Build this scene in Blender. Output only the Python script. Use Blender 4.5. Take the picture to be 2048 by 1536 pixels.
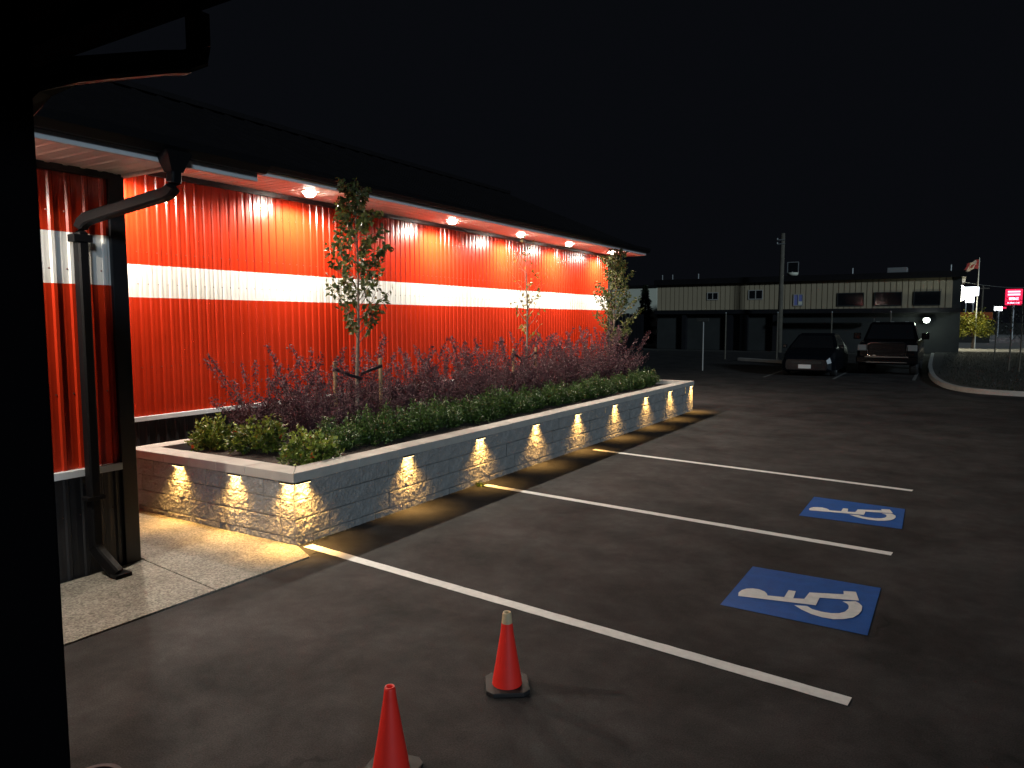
import bpy, bmesh, math, random
import numpy as np
from mathutils import Vector, Matrix, noise

S = bpy.context.scene
for o in list(bpy.data.objects): bpy.data.objects.remove(o)
C = S.collection
PI = math.pi

# ------------------------------------------------------------------ camera
cam = bpy.data.cameras.new('camera'); camo = bpy.data.objects.new('camera', cam); C.objects.link(camo)
cam.sensor_width = 36.0; cam.lens = 36.0*1454.6/2048; cam.clip_start = 0.05; cam.clip_end = 800
yaw, pitch, roll = map(math.radians, (-31.376, -4.955, -0.117))
fw = Vector((math.sin(yaw)*math.cos(pitch), math.cos(yaw)*math.cos(pitch), math.sin(pitch)))
rt = Vector((math.cos(yaw), -math.sin(yaw), 0)); up = rt.cross(fw)
r2 = rt*math.cos(roll)+up*math.sin(roll); u2 = -rt*math.sin(roll)+up*math.cos(roll)
camo.matrix_world = Matrix(((r2.x, u2.x, -fw.x, 0), (r2.y, u2.y, -fw.y, 0), (r2.z, u2.z, -fw.z, 2.0), (0, 0, 0, 1)))
S.camera = camo

# ------------------------------------------------------------------ night sky and the one faint directional light
w = bpy.data.worlds.new('World'); S.world = w; w.use_nodes = True
bg = w.node_tree.nodes['Background']; bg.inputs[0].default_value = (0.62, 0.72, 1.0, 1); bg.inputs[1].default_value = 0.0042
sun = bpy.data.lights.new('sun', 'SUN'); sun.energy = 0.9; sun.angle = math.radians(6); sun.color = (0.68, 0.86, 1.0)
suno = bpy.data.objects.new('sun', sun); C.objects.link(suno)
sd = Vector((-0.80, 0.60, -0.30)); suno.rotation_euler = sd.to_track_quat('-Z', 'Y').to_euler(); suno.location = (20, -15, 12)

S.view_settings.view_transform = 'Standard'; S.view_settings.look = 'None'
S.view_settings.exposure = 0.0; S.view_settings.gamma = 1.0; S.view_settings.use_curve_mapping = False
S.cycles.use_denoising = True
S.cycles.max_bounces = 6; S.cycles.diffuse_bounces = 4; S.cycles.glossy_bounces = 3; S.cycles.transmission_bounces = 4
S.cycles.sample_clamp_indirect = 4.0; S.cycles.caustics_reflective = False; S.cycles.caustics_refractive = False

SOFFIT_W, NEAR_W, PLANT_W = 455.0, 280.0, 12.0       # lamp powers

# ------------------------------------------------------------------ materials
def mat(name, col, rough=0.5, metal=0.0, spec=0.5, var=0.0, vscale=8.0, bump=0.0, bscale=40.0, emit=None, estr=0.0, trans=0.0, coat=0.0, detail=4.0):
    m = bpy.data.materials.new(name); m.use_nodes = True
    nt = m.node_tree; b = nt.nodes['Principled BSDF']
    b.inputs['Base Color'].default_value = (*col, 1); b.inputs['Roughness'].default_value = rough
    b.inputs['Metallic'].default_value = metal; b.inputs['Specular IOR Level'].default_value = spec
    b.inputs['Coat Weight'].default_value = coat
    if emit:
        b.inputs['Emission Color'].default_value = (*emit, 1); b.inputs['Emission Strength'].default_value = estr
        m.cycles.emission_sampling = 'NONE'
    if trans: b.inputs['Subsurface Weight'].default_value = 0
    tc = nt.nodes.new('ShaderNodeTexCoord')
    if var:
        n = nt.nodes.new('ShaderNodeTexNoise'); n.inputs['Scale'].default_value = vscale; n.inputs['Detail'].default_value = detail
        n.inputs['Roughness'].default_value = 0.65
        nt.links.new(tc.outputs['Object'], n.inputs['Vector'])
        r = nt.nodes.new('ShaderNodeMapRange'); r.inputs[1].default_value = 0.3; r.inputs[2].default_value = 0.7
        r.inputs[3].default_value = 1-var; r.inputs[4].default_value = 1+var
        nt.links.new(n.outputs['Fac'], r.inputs[0])
        mx = nt.nodes.new('ShaderNodeVectorMath'); mx.operation = 'SCALE'; mx.inputs[0].default_value = col
        nt.links.new(r.outputs[0], mx.inputs['Scale']); nt.links.new(mx.outputs[0], b.inputs['Base Color'])
    if bump:
        n2 = nt.nodes.new('ShaderNodeTexNoise'); n2.inputs['Scale'].default_value = bscale; n2.inputs['Detail'].default_value = 6
        nt.links.new(tc.outputs['Object'], n2.inputs['Vector'])
        bp = nt.nodes.new('ShaderNodeBump'); bp.inputs['Strength'].default_value = bump; bp.inputs['Distance'].default_value = 0.02
        nt.links.new(n2.outputs['Fac'], bp.inputs['Height']); nt.links.new(bp.outputs[0], b.inputs['Normal'])
    return m

def leafmat(name, a, bcol, scale=30.0, rough=0.45, trans=0.18):
    m = bpy.data.materials.new(name); m.use_nodes = True; nt = m.node_tree; nt.nodes.clear()
    out = nt.nodes.new('ShaderNodeOutputMaterial'); p = nt.nodes.new('ShaderNodeBsdfPrincipled'); t = nt.nodes.new('ShaderNodeBsdfTranslucent')
    mix = nt.nodes.new('ShaderNodeMixShader'); mix.inputs[0].default_value = trans
    tc = nt.nodes.new('ShaderNodeTexCoord'); n = nt.nodes.new('ShaderNodeTexNoise'); n.inputs['Scale'].default_value = scale; n.inputs['Detail'].default_value = 2
    nt.links.new(tc.outputs['Object'], n.inputs['Vector'])
    cr = nt.nodes.new('ShaderNodeValToRGB'); cr.color_ramp.elements[0].position = 0.36; cr.color_ramp.elements[1].position = 0.66
    cr.color_ramp.elements[0].color = (*a, 1); cr.color_ramp.elements[1].color = (*bcol, 1)
    nt.links.new(n.outputs['Fac'], cr.inputs[0]); nt.links.new(cr.outputs[0], p.inputs['Base Color']); nt.links.new(cr.outputs[0], t.inputs['Color'])
    p.inputs['Roughness'].default_value = rough
    nt.links.new(p.outputs[0], mix.inputs[1]); nt.links.new(t.outputs[0], mix.inputs[2]); nt.links.new(mix.outputs[0], out.inputs[0])
    return m

def asphalt_mat():
    m = bpy.data.materials.new('asphalt'); m.use_nodes = True; nt = m.node_tree; b = nt.nodes['Principled BSDF']
    tc = nt.nodes.new('ShaderNodeTexCoord')
    def nz(scale, detail, rough=0.6, dist=0.0):
        n = nt.nodes.new('ShaderNodeTexNoise'); n.inputs['Scale'].default_value = scale; n.inputs['Detail'].default_value = detail
        n.inputs['Roughness'].default_value = rough; n.inputs['Distortion'].default_value = dist
        nt.links.new(tc.outputs['Object'], n.inputs['Vector']); return n
    def rng(n, a, c, lo, hi):
        r = nt.nodes.new('ShaderNodeMapRange'); r.inputs[1].default_value = a; r.inputs[2].default_value = c; r.inputs[3].default_value = lo; r.inputs[4].default_value = hi
        nt.links.new(n.outputs['Fac'], r.inputs[0]); return r
    big = rng(nz(1.1, 7, 0.68, 0.25), 0.34, 0.66, 0.55, 1.38)
    mid = rng(nz(5.5, 5, 0.6, 0.4), 0.3, 0.7, 0.80, 1.20)
    fine = rng(nz(120, 4, 0.7), 0.32, 0.70, 0.60, 1.55)
    def mul(a, c):
        q = nt.nodes.new('ShaderNodeMath'); q.operation = 'MULTIPLY'; nt.links.new(a.outputs[0], q.inputs[0]); nt.links.new(c.outputs[0], q.inputs[1]); return q
    dn = nz(2.2, 3); va = nt.nodes.new('ShaderNodeVectorMath'); va.operation = 'MULTIPLY_ADD'; va.inputs[1].default_value = (0.5, 0.5, 0.0)
    nt.links.new(dn.outputs['Color'], va.inputs[0]); nt.links.new(tc.outputs['Object'], va.inputs[2])
    vo = nt.nodes.new('ShaderNodeTexVoronoi'); vo.feature = 'DISTANCE_TO_EDGE'; vo.inputs['Scale'].default_value = 0.42; nt.links.new(va.outputs[0], vo.inputs['Vector'])
    cr = nt.nodes.new('ShaderNodeMapRange'); cr.inputs[1].default_value = 0.002; cr.inputs[2].default_value = 0.008; cr.inputs[3].default_value = 0.68; cr.inputs[4].default_value = 1.0
    nt.links.new(vo.outputs['Distance'], cr.inputs[0])
    msk = rng(nz(0.35, 2), 0.55, 0.60, 0.0, 1.0)
    cm = nt.nodes.new('ShaderNodeMix'); cm.inputs[2].default_value = 1.0; nt.links.new(msk.outputs[0], cm.inputs[0]); nt.links.new(cr.outputs[0], cm.inputs[3])
    f = mul(mul(mul(big, mid), fine), cm)
    sc = nt.nodes.new('ShaderNodeVectorMath'); sc.operation = 'SCALE'; sc.inputs[0].default_value = (0.0370, 0.0355, 0.0360)
    nt.links.new(f.outputs[0], sc.inputs['Scale']); nt.links.new(sc.outputs[0], b.inputs['Base Color'])
    rr = rng(nz(1.3, 4), 0.3, 0.7, 0.80, 0.95); nt.links.new(rr.outputs[0], b.inputs['Roughness'])
    b.inputs['Specular IOR Level'].default_value = 0.15
    bp = nt.nodes.new('ShaderNodeBump'); bp.inputs['Strength'].default_value = 0.35; bp.inputs['Distance'].default_value = 0.004
    nt.links.new(nz(190, 3).outputs['Fac'], bp.inputs['Height']); nt.links.new(bp.outputs[0], b.inputs['Normal'])
    return m

def concrete_mat():          # exposed aggregate walk
    m = mat('exposed_aggregate', (0.215, 0.20, 0.17), 0.75, var=0.22, vscale=3.0, detail=6)
    nt = m.node_tree; b = nt.nodes['Principled BSDF']; tc = nt.nodes['Texture Coordinate']
    v = nt.nodes.new('ShaderNodeTexVoronoi'); v.inputs['Scale'].default_value = 75
    nt.links.new(tc.outputs['Object'], v.inputs['Vector'])
    src = b.inputs['Base Color'].links[0].from_socket
    r = nt.nodes.new('ShaderNodeSeparateColor'); nt.links.new(v.outputs['Color'], r.inputs[0])
    mr = nt.nodes.new('ShaderNodeMapRange'); mr.inputs[1].default_value = 0; mr.inputs[2].default_value = 1; mr.inputs[3].default_value = 0.55; mr.inputs[4].default_value = 1.5
    nt.links.new(r.outputs[0], mr.inputs[0])
    q = nt.nodes.new('ShaderNodeVectorMath'); q.operation = 'SCALE'; nt.links.new(src, q.inputs[0]); nt.links.new(mr.outputs[0], q.inputs['Scale'])
    nt.links.new(q.outputs[0], b.inputs['Base Color'])
    bp = nt.nodes.new('ShaderNodeBump'); bp.inputs['Strength'].default_value = 0.6; bp.inputs['Distance'].default_value = 0.006; bp.invert = True
    nt.links.new(v.outputs['Distance'], bp.inputs['Height']); nt.links.new(bp.outputs[0], b.inputs['Normal'])
    return m

M = dict(
    red=mat('red_paint', (0.41, 0.024, 0.006), 0.22, var=0.08, vscale=1.5, bump=0.05, bscale=3.0),
    white=mat('white_paint', (0.62, 0.615, 0.59), 0.40, var=0.04, vscale=2.0),
    black=mat('black_paint', (0.012, 0.012, 0.014), 0.42, var=0.2, vscale=3.0),
    blackest=mat('flat_black', (0.0040, 0.0035, 0.0042), 0.9, spec=0.0),
    trim=mat('pale_grey_trim', (0.62, 0.64, 0.66), 0.45, var=0.06),
    soffit=mat('soffit_metal', (0.80, 0.76, 0.72), 0.40, var=0.05),
    roof=mat('charcoal_roof', (0.007, 0.006, 0.007), 0.7, spec=0.2, var=0.25, vscale=4.0),
    gutter=mat('black_gutter', (0.006, 0.006, 0.007), 0.5, spec=0.12),
    screw=mat('screw_steel', (0.10, 0.05, 0.045), 0.4, 0.6),
    block=mat('split_face_block', (0.27, 0.265, 0.258), 0.92, var=0.14, vscale=9.0, bump=0.3, bscale=75.0, spec=0.2),
    cap=mat('cap_stone', (0.42, 0.40, 0.37), 0.85, var=0.10, vscale=6.0, bump=0.25, bscale=90.0, spec=0.25),
    mulch=mat('mulch', (0.030, 0.020, 0.015), 0.95, var=0.5, vscale=60.0, bump=1.0, bscale=70.0),
    asphalt=asphalt_mat(), concrete=concrete_mat(),
    earth=mat('earth', (0.035, 0.033, 0.028), 0.95, var=0.3, vscale=0.3),
    line=mat('line_paint', (0.82, 0.81, 0.79), 0.7, var=0.10, vscale=14.0, bump=0.3, bscale=150.0),
    blue=mat('blue_paint', (0.006, 0.090, 0.38), 0.62, var=0.14, vscale=10.0, bump=0.3, bscale=150.0),
    orange=mat('orange_cone', (0.95, 0.028, 0.016), 0.55, var=0.05),
    faded=mat('faded_cone_tip', (0.55, 0.42, 0.25), 0.6, var=0.15, vscale=20),
    rubber=mat('black_rubber', (0.014, 0.013, 0.013), 0.7, var=0.2),
    bronze=mat('bronze_fixture', (0.05, 0.04, 0.03), 0.5, 0.6),
    lens_w=mat('soffit_lens', (0.9, 0.9, 0.9), 0.4, emit=(1.0, 0.93, 0.80), estr=90.0),
    lens_y=mat('planter_lens', (0.9, 0.85, 0.7), 0.4, emit=(1.0, 0.74, 0.34), estr=6.0),
    bark=mat('young_bark', (0.16, 0.125, 0.095), 0.85, var=0.3, vscale=30, bump=0.5, bscale=60),
    darkbark=mat('dark_bark', (0.05, 0.035, 0.028), 0.9, var=0.3, vscale=30),
    stake=mat('stake_wood', (0.30, 0.20, 0.10), 0.8, var=0.2, vscale=20),
    strap=mat('tie_strap', (0.010, 0.010, 0.014), 0.6),
    barberry=leafmat('barberry_leaf', (0.040, 0.016, 0.022), (0.120, 0.050, 0.062), 26, rough=0.75),
    boxleaf=leafmat('hedge_leaf', (0.022, 0.050, 0.012), (0.085, 0.150, 0.030), 22),
    limeleaf=leafmat('bright_leaf', (0.035, 0.065, 0.012), (0.26, 0.32, 0.045), 11),
    redtip=leafmat('red_shoot', (0.45, 0.05, 0.015), (0.60, 0.12, 0.02), 10),
    treeleaf=leafmat('tree_leaf', (0.024, 0.042, 0.010), (0.10, 0.11, 0.024), 9, rough=0.6),
    yleaf=leafmat('yellowing_leaf', (0.10, 0.10, 0.020), (0.30, 0.22, 0.04), 9),
    dimleaf=leafmat('far_tree_leaf', (0.030, 0.045, 0.010), (0.10, 0.105, 0.022), 9, rough=0.8),
    conif=leafmat('conifer_leaf', (0.010, 0.016, 0.008), (0.030, 0.040, 0.018), 5),
    glowleaf=leafmat('far_leaf', (0.07, 0.09, 0.010), (0.26, 0.24, 0.025), 3),
    beige=mat('beige_siding', (0.40, 0.325, 0.215), 0.6, var=0.08, vscale=0.8),
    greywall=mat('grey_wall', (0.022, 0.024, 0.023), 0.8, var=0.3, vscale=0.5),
    palewall=mat('pale_wall', (0.74, 0.74, 0.60), 0.7, var=0.05, vscale=0.5),
    glass=mat('dark_glass', (0.010, 0.011, 0.013), 0.08, spec=0.8),
    bluepane=mat('blue_blind', (0.20, 0.22, 0.50), 0.6),
    frame=mat('window_frame', (0.42, 0.40, 0.36), 0.5),
    pole=mat('weathered_pole', (0.13, 0.115, 0.09), 0.9, var=0.25, vscale=3),
    steel=mat('galvanised_steel', (0.35, 0.36, 0.36), 0.45, 0.5),
    chrome=mat('chrome', (0.75, 0.75, 0.77), 0.10, 1.0), gunmetal=mat('dark_slat', (0.010, 0.010, 0.012), 0.4, 0.0), greyline=mat('grey_line_paint', (0.16, 0.16, 0.155), 0.8, var=0.3, vscale=8),
    carblack=mat('black_car_paint', (0.002, 0.002, 0.003), 0.2, spec=0.3),
    carblue=mat('dark_blue_car_paint', (0.002, 0.003, 0.006), 0.3, spec=0.3),
    lampglass=mat('headlamp', (0.20, 0.20, 0.19), 0.6, 0.0),
    plate=mat('licence_plate', (0.55, 0.56, 0.56), 0.5),
    kerb=mat('kerb_concrete', (0.36, 0.35, 0.33), 0.85, var=0.15, vscale=3),
    grass=leafmat('grass_blade', (0.005, 0.009, 0.003), (0.012, 0.018, 0.006), 3),
    lit_w=mat('sign_face', (0.9, 0.9, 0.9), 0.5, emit=(0.90, 0.95, 1.0), estr=6.0),
    lit_r=mat('red_sign_face', (0.6, 0.02, 0.06), 0.5, emit=(1.0, 0.02, 0.09), estr=1.1),
    lit_p=mat('sign_lettering', (0.9, 0.6, 0.7), 0.5, emit=(1.0, 0.62, 0.80), estr=2.0),
    sgrey=mat('sign_letter_grey', (0.2, 0.2, 0.22), 0.5),
    lamp_g=mat('wall_pack_lens', (0.9, 0.9, 0.9), 0.5, emit=(0.85, 1.0, 0.84), estr=14.0),
    lamp_s=mat('street_lamp_lens', (0.9, 0.9, 0.9), 0.5, emit=(1.0, 0.97, 0.85), estr=16.0),
    flagred=mat('flag_red', (0.14, 0.012, 0.014), 0.9), flagwhite=mat('flag_white', (0.24, 0.20, 0.18), 0.9),
    rust=mat('orange_fascia', (0.42, 0.09, 0.02), 0.6), iron=mat('cast_iron', (0.06, 0.045, 0.05), 0.6, 0.3, var=0.3, vscale=20),
)

def wear(m, lo, hi, scale):      # worn paint: asphalt shows through in specks and scuffs
    nt = m.node_tree; b = nt.nodes['Principled BSDF']; tc = nt.nodes['Texture Coordinate']; src = b.inputs['Base Color'].links[0].from_socket
    n = nt.nodes.new('ShaderNodeTexNoise'); n.inputs['Scale'].default_value = scale; n.inputs['Detail'].default_value = 9; n.inputs['Roughness'].default_value = 0.78
    nt.links.new(tc.outputs['Object'], n.inputs['Vector'])
    r = nt.nodes.new('ShaderNodeMapRange'); r.inputs[1].default_value = lo; r.inputs[2].default_value = hi; nt.links.new(n.outputs['Fac'], r.inputs[0])
    x = nt.nodes.new('ShaderNodeMix'); x.data_type = 'RGBA'; x.inputs[7].default_value = (0.05, 0.047, 0.045, 1)
    nt.links.new(r.outputs[0], x.inputs[0]); nt.links.new(src, x.inputs[6]); nt.links.new(x.outputs[2], b.inputs['Base Color'])
wear(M['line'], 0.62, 0.78, 9.0); wear(M['blue'], 0.60, 0.80, 7.0)

# ------------------------------------------------------------------ helpers
def obj(name, me, parent=None, loc=None, rot=None):
    o = bpy.data.objects.new(name, me); C.objects.link(o)
    if parent is not None: o.parent = parent
    if loc is not None: o.location = loc
    if rot is not None: o.rotation_euler = rot
    return o
def thing(name, label, cat, loc=(0, 0, 0), rz=0.0, group=None):
    o = obj(name, None, None, loc, (0, 0, rz)); o.empty_display_size = 0.1
    return tag(o, label, cat, group)
def tag(o, label, cat=None, group=None, kind=None):
    o['label'] = label
    if cat: o['category'] = cat
    if group: o['group'] = group
    if kind: o['kind'] = kind
    return o
def struct(o): o['kind'] = 'structure'; return o
def mesh(name, verts, faces, mats, idx=None, smooth=False):
    me = bpy.data.meshes.new(name); me.from_pydata([tuple(v) for v in verts], [], [tuple(f) for f in faces])
    for m in (mats if isinstance(mats, (list, tuple)) else [mats]): me.materials.append(m)
    if idx is not None: me.polygons.foreach_set('material_index', list(idx))
    if smooth: me.polygons.foreach_set('use_smooth', [True]*len(me.polygons))
    me.update(); return me
class B:
    """collects primitives into one mesh"""
    def __init__(s): s.v = []; s.f = []; s.i = []
    def add(s, v, f, i=0):
        n = len(s.v); s.v += [tuple(a) for a in v]; s.f += [tuple(n+k for k in q) for q in f]; s.i += [i]*len(f); return s
    def box(s, lo, hi, i=0):
        x0, y0, z0 = lo; x1, y1, z1 = hi
        return s.add([(x0,y0,z0),(x1,y0,z0),(x1,y1,z0),(x0,y1,z0),(x0,y0,z1),(x1,y0,z1),(x1,y1,z1),(x0,y1,z1)],
                     [(0,3,2,1),(4,5,6,7),(0,1,5,4),(1,2,6,5),(2,3,7,6),(3,0,4,7)], i)
    def prism(s, poly, z0, z1, i=0):
        n = len(poly); a = sum(poly[k][0]*poly[(k+1) % n][1]-poly[(k+1) % n][0]*poly[k][1] for k in range(n))
        if a < 0: poly = poly[::-1]
        v = [(x, y, z0) for x, y in poly]+[(x, y, z1) for x, y in poly]
        f = [tuple(range(n-1, -1, -1)), tuple(range(n, 2*n))]+[(k, (k+1) % n, n+(k+1) % n, n+k) for k in range(n)]
        return s.add(v, f, i)
    def tube(s, pts, rad, n=8, i=0, rect=None, cap=True):
        pts = [Vector(p) for p in pts]; rs = rad if isinstance(rad, (list, tuple)) else [rad]*len(pts)
        rings = []
        for k, p in enumerate(pts):
            t = (pts[min(k+1, len(pts)-1)]-pts[max(k-1, 0)]).normalized()
            a = t.cross(Vector((0.03, 0.06, 1)) if abs(t.z) < 0.95 else Vector((1, 0.02, 0))).normalized(); b = t.cross(a)
            if rect:
                ring = [p+a*rect[0]*sx+b*rect[1]*sy for sx, sy in ((1,.7),(.7,1),(-.7,1),(-1,.7),(-1,-.7),(-.7,-1),(.7,-1),(1,-.7))]
            else: ring = [p+(a*math.cos(2*PI*j/n)+b*math.sin(2*PI*j/n))*rs[k] for j in range(n)]
            rings.append(ring)
        m = len(rings[0]); v = [q for r in rings for q in r]; f = []
        for k in range(len(rings)-1):
            for j in range(m): f.append((k*m+j, k*m+(j+1) % m, (k+1)*m+(j+1) % m, (k+1)*m+j))
        if cap: f += [tuple(range(m-1, -1, -1)), tuple((len(rings)-1)*m+j for j in range(m))]
        return s.add(v, f, i)
    def lathe(s, prof, n=24, i=0, c=(0, 0, 0)):
        v = []; f = []
        for r, z in prof: v += [(c[0]+r*math.cos(2*PI*j/n), c[1]+r*math.sin(2*PI*j/n), c[2]+z) for j in range(n)]
        for k in range(len(prof)-1):
            for j in range(n): f.append((k*n+j, k*n+(j+1) % n, (k+1)*n+(j+1) % n, (k+1)*n+j))
        return s.add(v, f, i)
    def mesh(s, name, mats, smooth=False, bevel=0.0, seg=2):
        me = mesh(name, s.v, s.f, mats, s.i, smooth)
        if bevel:
            bm = bmesh.new(); bm.from_mesh(me); bmesh.ops.remove_doubles(bm, verts=bm.verts, dist=1e-5)
            es = [e for e in bm.edges if len(e.link_faces) == 2 and e.calc_face_angle(0) > 0.5]
            bmesh.ops.bevel(bm, geom=es, offset=bevel, segments=seg, affect='EDGES', profile=0.6)
            bm.to_mesh(me); bm.free()
        return me
    def obj(s, name, mats, parent=None, loc=None, rot=None, smooth=False, bevel=0.0, seg=2):
        return obj(name, s.mesh(name, mats, smooth, bevel, seg), parent, loc, rot)
def copy_tree(o, parent=None):
    c = o.copy(); C.objects.link(c); c.parent = parent
    for ch in o.children: copy_tree(ch, c)
    return c
def light(name, kind, parent, loc, power, col, size=0.06, rot=(0, 0, 0), **k):
    l = bpy.data.lights.new(name, kind); l.energy = power; l.color = col
    if kind in ('POINT', 'SPOT'): l.shadow_soft_size = size
    for a, v in k.items(): setattr(l, a, v)
    return obj(name, l, parent, loc, rot)

# ------------------------------------------------------------------ ground
gr = struct(obj('ground', mesh('ground', [(-400,-200,-0.02),(400,-200,-0.02),(400,600,-0.02),(-400,600,-0.02)], [(0,1,2,3)], M['earth'])))
asp = struct(obj('parking_lot', mesh('parking_lot', [(-30,-12,0),(30,-12,0),(30,47,0),(-30,47,0)], [(0,1,2,3)], M['asphalt'])))
def stripe(a, b, wd=0.1, z=0.004, m='line'):
    a, b = Vector(a), Vector(b); n = (b-a).normalized(); n = Vector((-n.y, n.x))*wd/2; rng = random.Random(int(a.x*100+a.y*7))
    L = []; R = []; k = 60
    for j in range(k+1):
        p = a.lerp(b, j/k); L.append((p.x+n.x*(1+rng.uniform(-.05, .05)), p.y+n.y*(1+rng.uniform(-.05, .05)), z)); R.append((p.x-n.x*(1+rng.uniform(-.05, .05)), p.y-n.y*(1+rng.uniform(-.05, .05)), z))
    o = obj('parking_line', mesh('parking_line', R+L, [(j, j+1, k+2+j, k+1+j) for j in range(k)], M[m]), asp)
for a, b in (((-4.87,4.475),(-0.395,4.05)), ((-4.84,7.30),(-0.39,6.89)), ((-4.74,10.215),(-0.36,9.63)), ): stripe(a, b)
for a, b in (((-5.75,26.5),(-5.93,31.9)), ((-3.52,26.8),(-3.55,31.6)), ((-1.15,27.5),(-1.2,31.6))): stripe(a, b, m='greyline')  # far bay lines use a darker grey version of the line paint
SYM1 = [(-1.27,5.23),(-1.285,5.30),(-1.278,5.36),(-1.255,5.41),(-1.215,5.44),(-1.17,5.445),(-1.125,5.42),(-1.10,5.38),(-1.09,5.35),(-0.98,5.38),(-0.98,5.54),(-0.93,5.545),(-0.92,5.39),(-0.85,5.42),(-0.84,5.57),(-0.62,5.66),(-0.63,5.73),(-0.55,5.76),(-0.51,5.585),(-0.76,5.50),(-0.76,5.335)]
SYM2 = [(-0.89,5.26),(-0.83,5.20),(-0.76,5.155),(-0.69,5.135),(-0.62,5.14),(-0.56,5.18),(-0.51,5.24),(-0.485,5.32),(-0.475,5.40),(-0.48,5.485),(-0.505,5.535),(-0.53,5.56),(-0.61,5.51),(-0.575,5.48),(-0.56,5.44),(-0.557,5.39),(-0.57,5.32),(-0.60,5.27),(-0.65,5.24),(-0.71,5.235),(-0.77,5.25),(-0.81,5.29)]
for dx, dy, sy, q in ((0, 0, 1, [(-1.34,5.01),(-0.40,4.99),(-0.40,5.95),(-1.335,5.95)]), (0.03, 2.79, 0.98, [(-1.30,7.79),(-0.365,7.78),(-0.385,8.63),(-1.30,8.72)])):
    bs = obj('accessible_square', mesh('accessible_square', [(x, y, 0.004) for x, y in q], [(0,1,2,3)], M['blue']), asp)
    o = B()
    for poly in (SYM1, SYM2):
        a = sum(poly[k][0]*poly[(k+1) % len(poly)][1]-poly[(k+1) % len(poly)][0]*poly[k][1] for k in range(len(poly)))
        pl = poly if a > 0 else poly[::-1]
        o.add([(x+dx, 5.45+(y-5.45)*sy*(0.9 if dy else 1)+dy, 0.008) for x, y in pl], [tuple(range(len(pl)))])
    o.obj('wheelchair_symbol', M['line'], bs)
# concrete walk, three slabs with recessed joints
walk = struct(B().box((-8.30,-6,-0.05),(-4.66,4.40,0.002)).obj('walkway', M['earth']))
J = 0.006
def slab(poly): B().prism(poly, -0.03, 0.012).obj('slab', M['concrete'], walk)
slab([(-5.74,-6),(-4.655,-6),(-4.65,0.4-J),(-5.74,0.4-J)])
slab([(-5.74,0.4+J),(-4.65,0.4+J),(-4.62,3.34-J),(-5.74,3.47-J)])
slab([(-8.30,3.49),(-5.76,3.49),(-5.74,3.47+J),(-4.62,3.34+J),(-4.61,4.25),(-4.92,4.40),(-8.30,4.40)])
o = thing('cleanout_cover', 'small round iron cover set in the asphalt at the bottom edge', 'drain cover', (-3.13,1.62,0))
B().lathe([(0.001,0.008),(0.085,0.008)], 32).obj('lid', M['iron'], o); B().lathe([(0.088,0.004),(0.09,0.014),(0.112,0.014),(0.116,0.001)], 32).obj('rim', M['iron'], o)

# ------------------------------------------------------------------ red building
X1, X2, YC, YE = -5.765, -8.346, 3.46, 18.93
bld = thing('metal_clad_building', 'long red corrugated metal building with a white stripe and dark roof', 'building', (X2, YC, 0))
binv = Vector((-X2, -YC, 0))
def P(b, name, mats, **k):      # a part of the building given in world coordinates
    o = b.obj(name, mats, bld, **k) if isinstance(b, B) else obj(name, b, bld); o.location = binv; return o
RIB, NR = 0.1296, 7
PROF = [(0.0,0.0),(0.020,0.0015),(0.040,0.0),(0.062,0.0),(0.074,0.013),(0.098,0.013),(0.110,0.0)]
def sheet(n, levels, mids, fn, screws=()):
    """corrugated sheet: fn maps (along, depth, height) to xyz"""
    b = B(); ss = [(k*RIB+s, d) for k in range(n) for s, d in PROF]+[(n*RIB, 0.0)]
    m = len(ss)
    for k in range(len(levels)-1):
        v = [fn(s, d, levels[k]) for s, d in ss]+[fn(s, d, levels[k+1]) for s, d in ss]
        b.add(v, [(j, j+1, m+j+1, m+j) for j in range(m-1)], mids[k])
    for h in screws:
        for k in range(n):
            s = k*RIB+0.052; r = 0.006
            b.add([fn(s-r, 0.0005, h-r), fn(s+r, 0.0005, h-r), fn(s+r, 0.0005, h+r), fn(s-r, 0.0005, h+r), fn(s, 0.009, h)], [(0,1,4),(1,2,4),(2,3,4),(3,0,4)], 3)
    return b
WM = [M['red'], M['white'], M['black'], M['screw']]
fnw = lambda s, d, h: (d, s, h)
PW = RIB*NR
me_far = sheet(NR, [0.86, 2.29, 2.678, 3.83], [0, 1, 0], fnw, (1.45, 2.45, 2.83, 3.45)).mesh('siding', WM)
me_fb = sheet(NR, [0.0, 0.80], [2], fnw, (0.5,)).mesh('wainscot', WM)
me_near = sheet(NR, [0.86, 2.29, 2.678, 3.18], [0, 1, 0], fnw, (1.45, 2.40, 2.83)).mesh('siding_near', WM)
def put(name, me, loc, rz=0): o = obj(name, me, bld, Vector(loc)+binv, (0, 0, rz)); return o
for k in range(17):
    y = YC-0.06+k*PW
    if y+PW > YE+0.35: break
    put('siding_panel', me_far, (X2, y, 0)); put('wainscot_panel', me_fb, (X2, y, 0))
for k in range(7):
    y = YC-0.12-(k+1)*PW
    put('siding_panel', me_near, (X1-0.02, y, 0)); put('wainscot_panel', me_fb, (X1-0.02, y, 0))
for k in range(2): put('siding_panel', me_near, (X1-0.10-k*PW, YC-0.03, 0), PI/2)
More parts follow.
